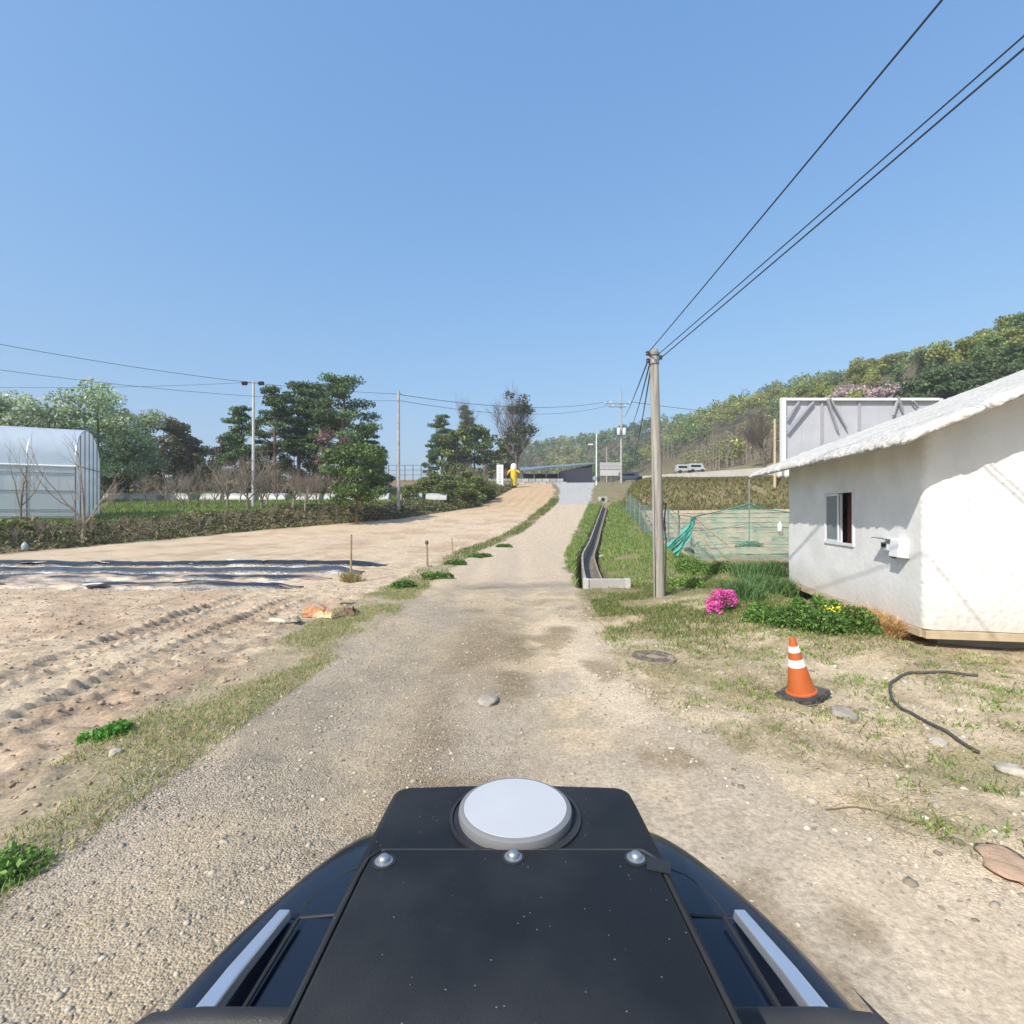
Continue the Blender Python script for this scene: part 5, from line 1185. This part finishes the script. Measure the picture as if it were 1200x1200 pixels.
def bare_tree(name, h, seed, r0=.08, levels=4, spread=.55, up=.35, mat='bark_pale', low=.22, kids=(3, 5)):
    r_ = random.Random(seed); o = empty(name); trunk = MB(); br = MB()
    def grow(p, d, ln, r, lv):
        n = 3; pts = [p]; q = p
        for i in range(n):
            d = (d+Vector((r_.uniform(-1, 1), r_.uniform(-1, 1), r_.uniform(-.4, .8)))*.13+Vector((0, 0, up*.12))).normalized(); q = q+d*ln/n; pts.append(q)
        rad = [r*(1-.5*i/n) for i in range(n+1)]
        (trunk if lv == 0 else br).tube(pts, rad, 7 if lv < 2 else 4, lv < 2)
        if lv >= levels: return
        for k in range(r_.randint(*kids)):
            t = r_.uniform(.3 if lv else .55, 1); i = min(int(t*n), n-1); b = pts[i].lerp(pts[i+1], t*n-i)
            a = r_.uniform(0, 6.283); side_ = d.orthogonal().normalized(); side_ = Matrix.Rotation(a, 3, d) @ side_
            nd = (d*(1-spread*.6)+side_*spread+Vector((0, 0, up*.5))).normalized()
            grow(b, nd, ln*r_.uniform(.55, .85), r*(.55-.1*t), lv+1)
        grow(q, d, ln*r_.uniform(.6, .8), r*.5, lv+1)
    grow(Vector((0, 0, -.15)), Vector((r_.uniform(-.1, .1), r_.uniform(-.1, .1), 1)), h*low+.15, r0, 0)
    zmax = max(v[2] for v in br.v); k = h/zmax
    for mbx in (trunk, br): mbx.v = [(x*k, y*k, z*k) for x, y, z in mbx.v]
    trunk.build('trunk', M[mat], o); br.build('branches', M[mat], o); return o
def put(o, px, pyt, D, label, cat='tree', group=None, rz=0, h=None, kx=1.0, pyb=None):
    x = (px-600)/F*D; z = zat(x, D); s = 1.0
    if h: s = (H+(600-pyt)*D/F-z)/h
    o.location = (x, D, z-.05); o.rotation_euler.z = rz; o.scale = (s*kx, s*kx, s); return tag(o, label, cat, group)
used = set()
def use(proto):
    if proto.name in used: return copy_tree(proto)
    used.add(proto.name); return proto
LG = [(.25, .36, .11), (.31, .41, .15), (.20, .30, .08), (.36, .42, .24)]
WB = [(.50, .54, .46), (.42, .50, .36), (.30, .38, .20), (.55, .57, .52)]
DG = [(.05, .085, .03), (.075, .115, .04), (.04, .065, .026)]
MG = [(.10, .15, .04), (.135, .19, .055), (.075, .115, .035)]
YG = [(.20, .22, .055), (.25, .26, .07), (.16, .19, .05)]
# left: blossoming trees behind the greenhouse
wA = leafy_tree('blossoming_tree', 12, 4.6, 3.5, LG+WB, 30, 11000, .17, 3, shell=.15)
wB = leafy_tree('blossoming_tree', 11, 4.2, 3.0, WB+LG[:2], 28, 10000, .17, 5, shell=.15)
put(use(wA), 115, 452, 56, 'pale green leafing tree rising over the greenhouse end', h=12, kx=.95)
put(use(wB), 55, 470, 52, 'white blossoming tree behind the greenhouse roof', h=11, rz=1)
put(use(wB), 2, 458, 58, 'white blossoming tree at the far side of the greenhouse', h=11, rz=3)
put(use(wA), 158, 478, 60, 'lower pale green tree between greenhouse and dark evergreens', h=12, rz=2, kx=.9)
# dark belt behind the orchard
dT = [leafy_tree('evergreen_tree', 8, 3.0, .8, DG+MG[:1], 24, 6500, .17, 11, profile=lambda t: 1-.6*t), leafy_tree('evergreen_tree', 8, 3.2, .6, DG, 24, 6500, .17, 12, profile=lambda t: .9-.45*t), leafy_tree('olive_tree', 8, 3.0, .8, [(.09, .085, .04), (.12, .11, .05), (.06, .065, .03)], 22, 5500, .16, 13)]
random.seed(3)
for i, (px, pyt) in enumerate(((130, 515), (165, 505), (192, 488), (212, 496), (235, 520), (258, 524), (150, 535), (180, 540), (275, 515), (300, 522), (322, 520), (345, 524), (368, 528), (392, 522), (420, 530), (445, 528), (205, 545), (240, 548), (310, 545), (350, 548), (400, 545))):
    D = 70+(i*7 % 11); put(use(dT[i % 3 if px > 120 else 0]), px, pyt, D, ['dense dark evergreen in the tree belt behind the orchard', 'broad dark evergreen in the tree belt behind the orchard', 'olive brown bushy tree in the tree belt behind the orchard'][i % 3], group=['dark evergreens of the tree belt', 'broad evergreens of the tree belt', 'olive trees of the tree belt'][i % 3], h=8, rz=i*1.3, kx=1.1)
# tall pines
pA = pine_tree('pine_tree', 13, 3.4, 6.0, 21, 9000, .15); pB = pine_tree('pine_tree', 13, 4.4, 5.5, 22, 12000, .15, lean=(.5, 0)); pC = pine_tree('pine_tree', 10, 2.8, 4.2, 23, 7000, .15)
put(use(pB), 398, 443, 66, 'tallest broad crowned pine of the group behind the orchard', h=13)
put(use(pA), 350, 452, 67, 'tall pine left of the broadest crown', h=13, rz=1, kx=1.05)
put(use(pA), 322, 458, 64, 'tall slim pine next to the floodlight pole', h=13, rz=2.6)
put(use(pB), 372, 452, 70, 'dense pine standing between the tallest two crowns', h=13, rz=4, kx=.8)
put(use(pC), 283, 480, 68, 'short pine on the far side of the floodlight pole', h=10)
put(use(pC), 430, 500, 70, 'small pine under the tallest broad pine', h=10, rz=2)
rp = leafy_tree('round_pine', 7, 2.9, 1.9, [(.075, .125, .03), (.10, .155, .035), (.05, .09, .025)], 34, 9000, .13, 25, 'pine_bark', profile=lambda t: .45+.6*math.sin(math.pi*(.12+.78*t)), mat='needle', shell=.3)
put(rp, 418, 516, 46, 'round bright green young pine at the top of the berm', h=7)
bt_ = leafy_tree('blossom_shrub', 5, 1.5, 1.2, [(.30, .15, .16), (.34, .2, .2), (.17, .11, .09)], 12, 1100, .09, 31, shell=.1)
put(bt_, 390, 505, 60, 'reddish pink blossoming shrub between pines and round pine', 'shrub', h=5, kx=1.1)
# orchard fruit trees (leafless)
oB = [bare_tree('orchard_tree', 3.5, 40+i, .028+.004*i, 4, .55+.07*i, .55, low=.10+.04*(i % 2), kids=(3, 4)) for i in range(4)]
for i, (px, pyt, D) in enumerate(((135, 560, 46), (172, 552, 44), (198, 545, 48), (215, 555, 42), (232, 540, 50), (250, 552, 44), (268, 530, 40), (290, 528, 41), (305, 520, 39), (325, 545, 46), (342, 540, 41), (356, 545, 44), (372, 548, 48), (388, 550, 50), (444, 555, 52), (185, 570, 38), (240, 572, 37), (150, 575, 37), (222, 548, 52), (262, 545, 54), (312, 538, 50), (335, 552, 49), (350, 556, 55), (280, 548, 53))):
    put(use(oB[i % 4]), px, pyt, max(D, 46), ['leafless orchard tree with many upright pale branches', 'leafless orchard tree with wide spreading branches', 'leafless orchard tree with a low forked trunk', 'leafless orchard tree with thin twiggy crown'][i % 4], group='leafless fruit trees of kind %s' % 'ABCD'[i % 4] if False else ['upright orchard trees', 'spreading orchard trees', 'forked orchard trees', 'twiggy orchard trees'][i % 4], h=3.5, rz=i*2.1, kx=1.15)
gT = bare_tree('bare_tree', 6.5, 77, .035, 4, .55, .6, low=.10, kids=(1, 3)); put(gT, 97, 498, 31.5, 'leafless forked tree standing in front of the greenhouse end', h=6.5, kx=1.2)
gT2 = bare_tree('bare_tree', 6.0, 78, .028, 4, .55, .6, low=.10, kids=(1, 3)); put(gT2, 22, 520, 31, 'leafless thin tree in front of the greenhouse side', h=6.0, kx=1.1)
# low white vinyl tunnels beyond the orchard
M['tunnel'] = mk('tunnel_white', (.36, .375, .37), .5, .12, 1.5, dirt=(.45, .44, .40), dscale=1.2, dlo=.5, dhi=.7)
x = -47.0; k = 0
while x < -8:
    ln = 2.4+((k*37) % 10)*.12; z = zat(x, 59.5); mb = MB(); vv = []
    for i in range(5):
        for j in range(9):
            a = math.pi*j/8; vv.append((x+ln*i/4-x, .8*math.cos(a), 0.8*math.sin(a)*(1+.06*math.sin(i*3+k))))
    mb.add(vv, [(i*9+j, (i+1)*9+j, (i+1)*9+j+1, i*9+j+1) for i in range(4) for j in range(8)], True); mb.add([vv[j] for j in range(9)], [tuple(range(9))]); mb.add([vv[36+j] for j in range(9)], [tuple(range(8, -1, -1))])
    o = mb.build('vinyl_tunnel', M['tunnel']); o.location = (x, 59.5+.3*math.sin(k), z+.0); tag(o, 'low white vinyl tunnel in the row behind the orchard', 'tunnel', 'vinyl tunnels behind the orchard'); x += ln+.5+.3*((k*13) % 3); k += 1
# brush on the berm towards the crest
br_ = [leafy_tree('brush_shrub', 3, 1.7, .3, YG+MG, 16, 2000, .13, 51+i, profile=lambda t: 1-.5*t) for i in range(2)]
bb_ = bare_tree('reed_brush', 3, 60, .04, 3, .35, .9, 'bark_pale', .2, (4, 6))
for i, (px, pyt, D) in enumerate(((495, 560, 62), (512, 553, 64), (530, 556, 63), (545, 552, 66), (557, 558, 65), (566, 563, 68), (575, 568, 70), (520, 566, 60), (548, 566, 61), (478, 568, 58))):
    put(use(br_[i % 2]), px, pyt, D, ['yellowish green brush on the bank below the crest', 'mixed green brush on the bank below the crest'][i % 2], 'shrub', ['yellowish brush on the bank', 'mixed brush on the bank'][i % 2], rz=i, h=3, kx=1.25)
for i, (px, pyt, D) in enumerate(((558, 545, 70), (570, 543, 74), (580, 552, 96), (592, 548, 98), (540, 548, 72), (550, 540, 78), (566, 552, 66))):
    put(use(bb_), px, pyt, D, 'bare twiggy brush in front of the white pillar sign', 'shrub', 'bare twiggy brush on the bank', rz=i*1.7, h=3, kx=1.2)
sc_ = bare_tree('berm_scrub', 2, 66, .02, 3, .45, .8, 'bark_pale', .18, (3, 5))
for i in range(26):
    px = 20+i*17+((i*53) % 11); p = hit(px, 650-px*.085-9); o = use(sc_); o.location = p; o.rotation_euler.z = i*1.9; s_ = .5+.35*((i*37) % 10)/10; o.scale = (s_*1.2, s_*1.2, s_)
    tag(o, 'leafless twiggy scrub growing on the earth berm', 'scrub', 'leafless scrub on the berm')
# middle group behind the crest
put(use(pC), 518, 489, 108, 'conical pine at the far side of the middle tree group', h=10, kx=1.05)
put(use(pA), 546, 478, 112, 'dark topped pine in the middle tree group', h=13, rz=2, kx=.7)
mt = [leafy_tree('mixed_tree', 9, 3.4, 1, YG+MG*2, 20, 3000, .26, 71), leafy_tree('mixed_tree', 9, 3.2, 1, MG+DG, 20, 3000, .26, 72)]
for i, (px, pyt) in enumerate(((535, 500), (556, 494), (575, 505), (528, 512), (588, 520), (505, 530))):
    put(use(mt[i % 2]), px, pyt, 106+i*2, ['yellow green mixed tree in the middle group', 'dark green mixed tree in the middle group'][i % 2], group=['yellow green trees of the middle group', 'dark green trees of the middle group'][i % 2], h=9, rz=i, kx=.95)
tall = bare_tree('snag_tree', 12, 81, .14, 4, .5, .6, 'bark', .3); put(tall, 549, 456, 110, 'tall leafless snag rising above the middle tree group', h=12, kx=.7)
ivy = bare_tree('ivy_clad_tree', 15, 83, .28, 5, .55, .45, 'bark', .26)
bl = crown_blobs(5, 13, 2.9, 24, lambda t: .9-.3*t, 84); V, Fq, c = leaf_cloud(bl, 1500, .22, [(.05, .075, .03), (.08, .10, .04), (.10, .10, .05)], shell=.3); np_mesh('crown', V, Fq, M['leaf'], ivy, col=c)
put(ivy, 607, 448, 108, 'large half bare tree with dark ivy beside the crest of the road', h=15, kx=1.1)
# far boundary fence on the brown bank
ff_ = empty('boundary_fence', (0, 0, 0)); tag(ff_, 'dark mesh fence with steel posts on the brown bank', 'fence')
prev = None
for i in range(16):
    p = at(446+i*9.5, 545, 95+.2*i); p.z = zat(p.x, p.y); mb = MB(); mb.bar(p-Vector((0, 0, .2)), p+Vector((0, 0, 3.2)), .1); mb.build('post', M['dark'], ff_)
    if prev is not None:
        for z in (1.3, 2.2, 3.1): mb = MB(); mb.bar(prev+Vector((0, 0, z)), p+Vector((0, 0, z)), .06); mb.build('rail', M['dark'], ff_)
    prev = p

# ================================================================ things at the crest
wz = at(586, 571, 88); wz.z = zat(wz.x, wz.y)
sg = empty('pillar_sign', wz); tag(sg, 'white square pillar sign with vertical lettering at the crest', 'sign')
hs_ = H+(600-545)*88/F-wz.z; mb = MB(); mb.box((0, 0, hs_/2-.1), (1.15, 1.15, hs_+.2)); mb.build('pillar', M['white'], sg, .03)
mb = MB(); mb.box((-.25, 0, hs_+.12), (.35, .35, .3)); mb.build('cap_lamp', M['steel'], sg, .04)
M['ink'] = mk('grey_ink', (.30, .30, .33), .6, .05, 5)
for i in range(6):                           # illegible vertical lettering: blocks of strokes
    z = hs_-.55-i*.48; mb = MB()
    for dx, dz, w_, h_ in ((-.12, .08, .22, .045), (-.12, -.06, .22, .045), (-.20, .01, .04, .2), (.10, .01, .04, .3), (.02, -.14, .26, .04))[i % 2:]: mb.box((dx, -.578, z+dz), (w_, .006, h_))
    mb.build('glyph', M['ink'], sg)
yz = at(602, 569, 90); yz.z = zat(yz.x, yz.y); yf = empty('inflatable_figure', yz); tag(yf, 'yellow inflatable advertising tube with white top and stubby arms', 'inflatable')
hy = H+(600-543)*90/F-yz.z; M['yellow'] = mk('yellow_fabric', (.72, .52, .02), .6, .08, 3); M['orange'] = mk('orange_fabric', (.50, .20, .04), .7, .1, 3)
MB().lathe([(.45, 0), (.50, .25), (.52, .3)], (0, 0, 0), 20).build('base', M['dark'], yf)
MB().lathe([(.50, .3), (.55, .5), (.55, hy*.70), (.53, hy*.76)], (0, 0, 0), 24).build('body', M['yellow'], yf)
MB().lathe([(.53, hy*.76), (.55, hy*.80), (.53, hy*.9), (.42, hy*.96), (.2, hy*.995), (.01, hy)], (0, 0, 0), 24).build('top', M['white'], yf)
for s in (-1, 1):
    MB().tube([(s*.45, -.1, hy*.70), (s*.8, -.25, hy*.66), (s*1.0, -.35, hy*.60)], [.2, .17, .1], 10).build('arm', M['yellow'], yf)
    MB().tube([(s*.4, .25, hy*.72), (s*.85, .35, hy*.66), (s*1.1, .35, hy*.52)], [.26, .28, .16], 10).build('ribbon', M['orange'], yf)
# low block wall
bwall = empty('block_wall', (0, 0, 0)); tag(bwall, 'low pale concrete block wall along the crest', 'wall')
M['block'] = [mk('block_%d' % i, c, .9, .1, 3) for i, c in enumerate(((.36, .37, .36), (.30, .315, .315), (.41, .41, .40)))]
MB_b = MB().box((0, 0, 0), (1.3, .5, .62)); 
src = MB_b.build('block', M['block'][0], bwall, .03); src.location = at(566, 566, 101)-Vector((0, 0, .45))
for i in range(12):
    for j in range(3):
        if i == 0 and j == 0: continue
        o = src.copy(); COL.objects.link(o); o.parent = bwall; p = at(566+i*8.2+(4 if j == 1 else 0), 566, 101); o.location = (p.x, p.y, p.z+j*.64-.75); o.material_slots[0].link = 'OBJECT'; o.material_slots[0].material = M['block'][(i*2+j) % 3]
# dark barn
bn = at(654, 566, 122); bn.z = H+(600-568)*122/F; barn = empty('dark_barn', bn); tag(barn, 'long dark barn with sloping blue grey metal roof beyond the crest', 'barn')
M['barn_wall'] = mk('barn_navy', (.028, .032, .050), .7, .15, 2); M['barn_roof'] = mk('barn_roof', (.20, .24, .31), .45, .1, 2, metal=.3)
def bx_(px, D, dz): return (px-600)/F*D-bn.x, D-bn.y, dz
u = 122/F
yA, yB = 122, 134
xL, xM, xR = (612-600)*u-bn.x, (657-600)*u-bn.x, (694-600)*u-bn.x
zl, zr = (568-552)*u, (568-543)*u
mb = MB(); mb.hexa([(xM, 0, -1), (xR, 0, -1), (xR, 12, -1), (xM, 12, -1), (xM, 0, zl-.1), (xR, 0, zr-.25), (xR, 12, zr-.25), (xM, 12, zl-.1)]); mb.build('wall', M['barn_wall'], barn)
mb = MB(); mb.hexa([(xL, 9, -1), (xM, 9, -1), (xM, 12, -1), (xL, 12, -1), (xL, 9, zl), (xM, 9, zl), (xM, 12, zl), (xL, 12, zl)]); mb.build('back_wall', M['barn_wall'], barn)
mb = MB(); mb.hexa([(xL-.5, -.6, zl-.05), (xR+.8, -.6, zr-.1), (xR+.8, 12.5, zr+1.1), (xL-.5, 12.5, zl+1.6), (xL-.5, -.6, zl+.2), (xR+.8, -.6, zr+.15), (xR+.8, 12.5, zr+1.35), (xL-.5, 12.5, zl+1.85)]); mb.build('roof', M['barn_roof'], barn)
for i in range(4):
    xx = xL+(xM-xL)*i/3.2; mb = MB(); mb.bar((xx, .2, -1), (xx, .2, zl), .22); mb.build('post', M['steel_dull'], barn)
for i in range(12):
    xx = xM+(xR-xM)*(i+.5)/12; mb = MB(); mb.box((xx, -.02, zl/2-.3), (.06, .04, zl+.9)); mb.build('wall_rib', M['barn_wall'], barn)
# site board, dark van, white trucks and the upper road
sb_ = at(716, 552, 112); sb_.z = zat(sb_.x, sb_.y); sbo = empty('site_board', sb_); tag(sbo, 'grey two tier site board with faded lettering beside the crest pole', 'board')
mb = MB(); mb.box((0, 0, H+(600-546)*112/F-sb_.z), (4.9, .15, 1.5)); mb.build('upper_board', mk('board_grey', (.42, .41, .42), .7, .08, 3), sbo)
mb = MB(); mb.box((0, .1, H+(600-554)*112/F-sb_.z), (4.7, .15, 1.3)); mb.build('lower_board', mk('board_pale', (.52, .50, .50), .7, .08, 3), sbo)
for i in range(9):
    mb = MB(); zc_ = H+(600-546)*112/F-sb_.z
    mb.box((-2.0+i*.5, -.08, zc_+.18), (.30, .006, .08)); mb.box((-2.05+i*.5, -.08, zc_-.08), (.08, .006, .5)); mb.box((-1.88+i*.5, -.081, zc_-.2), (.2, .006, .08)); mb.build('glyph', M['ink'], sbo)
for x in (-2.2, 0, 2.2): mb = MB(); mb.bar((x, .2, -.3), (x, .2, H+(600-540)*112/F-sb_.z), .15); mb.build('post', M['steel_dull'], sbo)
def van(px, D, ln, ht, wd, mat, label, cat, name):
    p = at(px, 550, D); p.z = zat(p.x, D); o = empty(name, p); tag(o, label, cat)
    mb = MB(); mb.hexa([(-ln/2, 0, .45), (ln/2, 0, .45), (ln/2, wd, .45), (-ln/2, wd, .45), (-ln/2+.1, .1, ht), (ln*.32, .1, ht), (ln*.32, wd-.1, ht), (-ln/2+.1, wd-.1, ht)]); mb.build('body', mat, o, .12)
    mb = MB(); mb.box((-.1*ln, .04, ht*.72), (ln*.6, .02, ht*.22)); mb.build('side_window', M['car_glass'], o)
    for x in (-ln*.3, ln*.3):
        mb = MB(); mb.lathe([(.34, -.1), (.36, 0), (.34, .1)], (x, .05, .36), 18, Matrix.Rotation(math.pi/2, 3, 'X')); mb.build('wheel', M['dark'], o)
    return o
van(739, 108, 4.6, 2.1, 1.8, mk('van_dark', (.05, .065, .09), .25, .05, 3), 'dark blue grey van parked at the crest behind the pole', 'van', 'parked_van')
rdp = []
for i in range(26):
    px = 752+i*7.6; D = 104-i*1.0; p = at(px, 600, D); p.z = max(zat(p.x, D)+.03, H+(600-(558-13*(i/25)))*D/F); rdp.append(p)
mb = MB(); vv = []
for p in rdp: vv += [p+Vector((0, -.5, -1.6)), p+Vector((0, -.5, 0)), p+Vector((0, 5.5, .05)), p+Vector((0, 5.5, -1.6))]
mb.add(vv, [(i*4+j, i*4+j+1, (i+1)*4+j+1, (i+1)*4+j) for i in range(25) for j in range(3)]); tag(mb.build('upper_road', mk('pale_road', (.46, .43, .39), .9, .1, 1)), kind='structure')
for px, lab in ((803, 'white lorry with a boxy body on the upper road'), (820, 'second white lorry with a longer boxy body on the upper road')):
    D = 101-(px-800)*.15; k = min(range(26), key=lambda i: abs((rdp[i].x/rdp[i].y)*F+600-px)); o = van(px, D, 3.0 if px < 810 else 3.1, 1.75, 1.6, mk('lorry_white', (.40, .43, .43), .4, .06, 3), lab, 'lorry', 'box_lorry'); o.location = rdp[k]+Vector((0, 1.2, 0))
# billboard seen from behind
bbz = at(918, 560, 64); bbz.z = zat(bbz.x, bbz.y); bb = empty('billboard', bbz); tag(bb, 'large grey billboard seen from behind with white steel frame', 'billboard')
u = 64/F; zT = H+(600-467)*u-bbz.z; wB_ = (1102-918)*u; zB = H+(600-548)*u-bbz.z
M['panel'] = mk('billboard_panel', (.48, .49, .53), .6, .06, .5); M['frame_white'] = mk('frame_white', (.74, .75, .76), .45, .05, 3)
npan = 8
for i in range(npan):
    x0_ = wB_*i/npan; mb = MB(); mb.box((x0_+wB_/npan/2, .35, (zT+zB)/2), (wB_/npan-.02, .06, zT-zB-.1)); mb.build('panel', M['panel'], bb)
mb = MB(); mb.bar((0, .1, zB-4), (0, .1, zT+.1), .55, .5); mb.build('frame_post', M['frame_white'], bb)
mb = MB(); mb.bar((wB_, .1, zB-4), (wB_, .1, zT), .45, .5); mb.build('frame_post', M['frame_white'], bb)
mb = MB(); mb.bar((.3, .1, zT-.1), (wB_-.2, .1, zT-.1), .5, .32); mb.build('top_rail', M['frame_white'], bb)
mb = MB(); mb.bar((.3, .1, zB), (wB_-.2, .1, zB), .3, .3); mb.build('bottom_rail', M['frame_white'], bb)
M['frame_grey'] = mk('frame_grey', (.36, .37, .39), .6, .08, 3)
for px in (964, 1008, 1051): x_ = (px-918)*u; mb = MB(); mb.bar((x_, .2, zB), (x_, .2, zT-.3), .24, .2); mb.build('stud', M['frame_grey'], bb)
for (a, b) in (((921, 490), (936, 471)), ((921, 505), (953, 471)), ((968, 468), (982, 505)), ((971, 467), (992, 502)), ((1045, 487), (1052, 468)), ((1051, 466), (1058, 482)), ((1068, 470), (1076, 478))):
    A_ = Vector(((a[0]-918)*u, -.25, H+(600-a[1])*u-bbz.z)); B_ = Vector(((b[0]-918)*u, -.02, H+(600-b[1])*u-bbz.z)); mb = MB(); mb.bar(A_, B_, .26, .2); mb.build('brace', M['frame_grey'], bb)
mb = MB(); mb.box((-.1, 0, .4), (1.7, 1.5, 1.6)); mb.build('footing', M['white'], bb, .05)

# ================================================================ wooded hill
def in_view(x, y): return (y > 60) & (x/np.maximum(y, 1) > -.06) & (x/np.maximum(y, 1) < 1.25)
hx = rng.uniform(-20, 175, 16000); hy = rng.uniform(70, 430, 16000); hh = hill(hx, hy)
keep = in_view(hx, hy) & (hh > 3.5)
hx, hy, hh = hx[keep], hy[keep], hh[keep]
# thin to natural spacing
cell = {}; sel = []
for i in range(len(hx)):
    g = 4.6 if hy[i] < 200 else 6.5; k = (int(hx[i]/g), int(hy[i]/g), g)
    if k in cell: continue
    cell[k] = 1; sel.append(i)
hx, hy, hh = hx[sel], hy[sel], hh[sel]; hz = Zs(hx, hy)
near_i = [i for i in range(len(hx)) if hy[i] < 150 and hx[i]/hy[i] > .55 and hx[i] < 118]
print('hill trees', len(hx), 'near', len(near_i))
kinds = [('pine', [(.075, .12, .045), (.10, .15, .055), (.055, .09, .035)]), ('green', [(.10, .17, .045), (.14, .22, .06), (.08, .13, .035)]), ('yellow', YG), ('grey', [(.14, .12, .08), (.19, .165, .11), (.11, .10, .06)])]
def hill_kind(x, y, h):
    v = float(fbm(np.array(x*.03), np.array(y*.03), 95, 3)); r = rng.uniform()
    if h < 15 and x/y > .24 and y > 100: return 3 if r < .8 else 2
    if v > .51: return 2 if r < .65 else 1
    if v < .44: return 0 if r < .8 else 1
    return [0, 1, 1, 3][int(r*4)]
hp_ = [leafy_tree('hill_pine', 9, 3.2, 2, kinds[0][1], 34, 6500, .21, 101, profile=lambda t: .25+.75*math.sin(math.pi*(.25+.6*t)), shell=.3), leafy_tree('hill_oak', 9, 3.4, 1.5, kinds[1][1], 34, 6500, .21, 102, profile=lambda t: .25+.75*math.sin(math.pi*(.25+.6*t)), shell=.3), leafy_tree('hill_willow', 9, 3.4, 1.5, kinds[2][1], 34, 6500, .21, 103, profile=lambda t: .25+.75*math.sin(math.pi*(.25+.6*t)), shell=.3), bare_tree('hill_bare_tree', 9, 104, .14, 4, .5, .7, 'bark_pale', .3)]
hlab = ['dark evergreen tree on the near slope behind the house', 'mid green broadleaf tree on the near slope behind the house', 'yellow green leafing tree on the near slope behind the house', 'grey leafless tree on the near slope behind the house']
near_s = sorted(near_i, key=lambda i: hy[i])[:230]; ns = set(near_s)
for i in near_s:
    k = hill_kind(hx[i], hy[i], hh[i]); o = use(hp_[k]); s = rng.uniform(.8, 1.45)
    o.location = (hx[i], hy[i], hz[i]-.2); o.rotation_euler.z = rng.uniform(0, 6.28); o.scale = (s, s, s*rng.uniform(.9, 1.15)); tag(o, hlab[k], 'tree', ['evergreens on the near slope', 'broadleaf trees on the near slope', 'yellow green trees on the near slope', 'leafless trees on the near slope'][k])
pk = leafy_tree('pink_blossom_tree', 7, 3.2, 1.5, [(.55, .40, .42), (.62, .48, .50), (.42, .30, .28)], 22, 5000, .14, 111, shell=.25)
put(pk, 1015, 446, 95, 'pink blossoming cherry tree above the billboard', h=7, kx=1.1)
bigb = bare_tree('bare_tree', 14, 121, .26, 5, .55, .5, 'bark', .28); put(bigb, 896, 472, 104, 'tall dark leafless tree left of the billboard', h=14)
Vs, Fs, Cs = [], [], []; off = 0
Ts = {'v': [], 'f': []}; toff = 0
for i in range(len(hx)):
    if i in ns: continue
    k = hill_kind(hx[i], hy[i], hh[i]); D = hy[i]; h = rng.uniform(6.5, 10.5); rad = h*rng.uniform(.32, .42)
    if k == 3:
        n = 70; P = np.array([hx[i], hy[i], hz[i]])+np.stack([rng.normal(0, rad*.4, n), rng.normal(0, rad*.4, n), rng.uniform(h*.25, h, n)], -1)
        V, Fq, c = cards(n, P, .30, kinds[3][1], flat=-.2)
        for q in range(3):
            x, y = hx[i]+rng.normal(0, 1), hy[i]+rng.normal(0, 1); z = float(Zs(x, y)); w_ = .09; dx = rng.normal(0, .5)
            v = np.array([(x-w_, y, z), (x+w_, y, z), (x+dx+w_*.4, y, z+h), (x+dx-w_*.4, y, z+h)]); Ts['v'].append(v); Ts['f'].append(np.array([[0, 1, 2, 3]])+toff); toff += 4
    else:
        n = 230 if D < 250 else 150
        nb = 6; bl = np.stack([rng.normal(0, rad*.45, nb), rng.normal(0, rad*.45, nb), rng.uniform(h*.4, h*.92, nb), *(rng.uniform(.4, .62, nb)*rad for _ in range(3))], -1)
        V, Fq, c = leaf_cloud(bl, n, .44 if D < 250 else .58, kinds[k][1], shade=.3, shell=.6)
        V = V+np.array([hx[i], hy[i], hz[i]])
    c = c*rng.uniform(.75, 1.25)
    Vs.append(V); Fs.append(Fq+off); Cs.append(c); off += len(V)
if Vs: tag(np_mesh('hillside_wood', np.concatenate(Vs), np.concatenate(Fs), M['leaf'], col=np.concatenate(Cs)), 'mixed evergreen and leafless wood covering the far hillside', 'wood', kind='stuff')
if Ts['v']: tag(np_mesh('hillside_trunks', np.concatenate(Ts['v']), np.concatenate(Ts['f']), M['bark_pale']), 'pale bare trunks standing along the foot of the hill', 'wood', kind='stuff')
for o in list(bpy.data.objects):
    if o.name.startswith(('blossoming_tree', 'hill_', 'mixed_tree', 'evergreen_tree', 'olive_tree', 'pine_tree', 'orchard_tree', 'brush_shrub', 'reed_brush', 'berm_scrub')) and o.parent is None and 'label' not in o:
        for ch in list(o.children): bpy.data.objects.remove(ch)
        bpy.data.objects.remove(o)

# ================================================================ spring haze over the valley
hz_ = MB(); hz_.box((0, 0, 0), (2500, 1700, 92)); hzo = hz_.build('haze', None); hzo.location = (0, 590, 44); tag(hzo, kind='stuff')
hm_ = bpy.data.materials.new('haze_air'); hm_.use_nodes = True; hn = hm_.node_tree.nodes; hn.clear()
pv_ = hn.new('ShaderNodeVolumePrincipled'); pv_.inputs['Color'].default_value = (.97, .98, 1, 1); pv_.inputs['Density'].default_value = .0006; pv_.inputs['Anisotropy'].default_value = 0
ho_ = hn.new('ShaderNodeOutputMaterial'); hm_.node_tree.links.new(pv_.outputs[0], ho_.inputs['Volume']); hzo.data.materials.append(hm_)

print('tris', sum(len(m.polygons)*2 for m in {o.data.name: o.data for o in bpy.data.objects if o.type == 'MESH'}.values()))
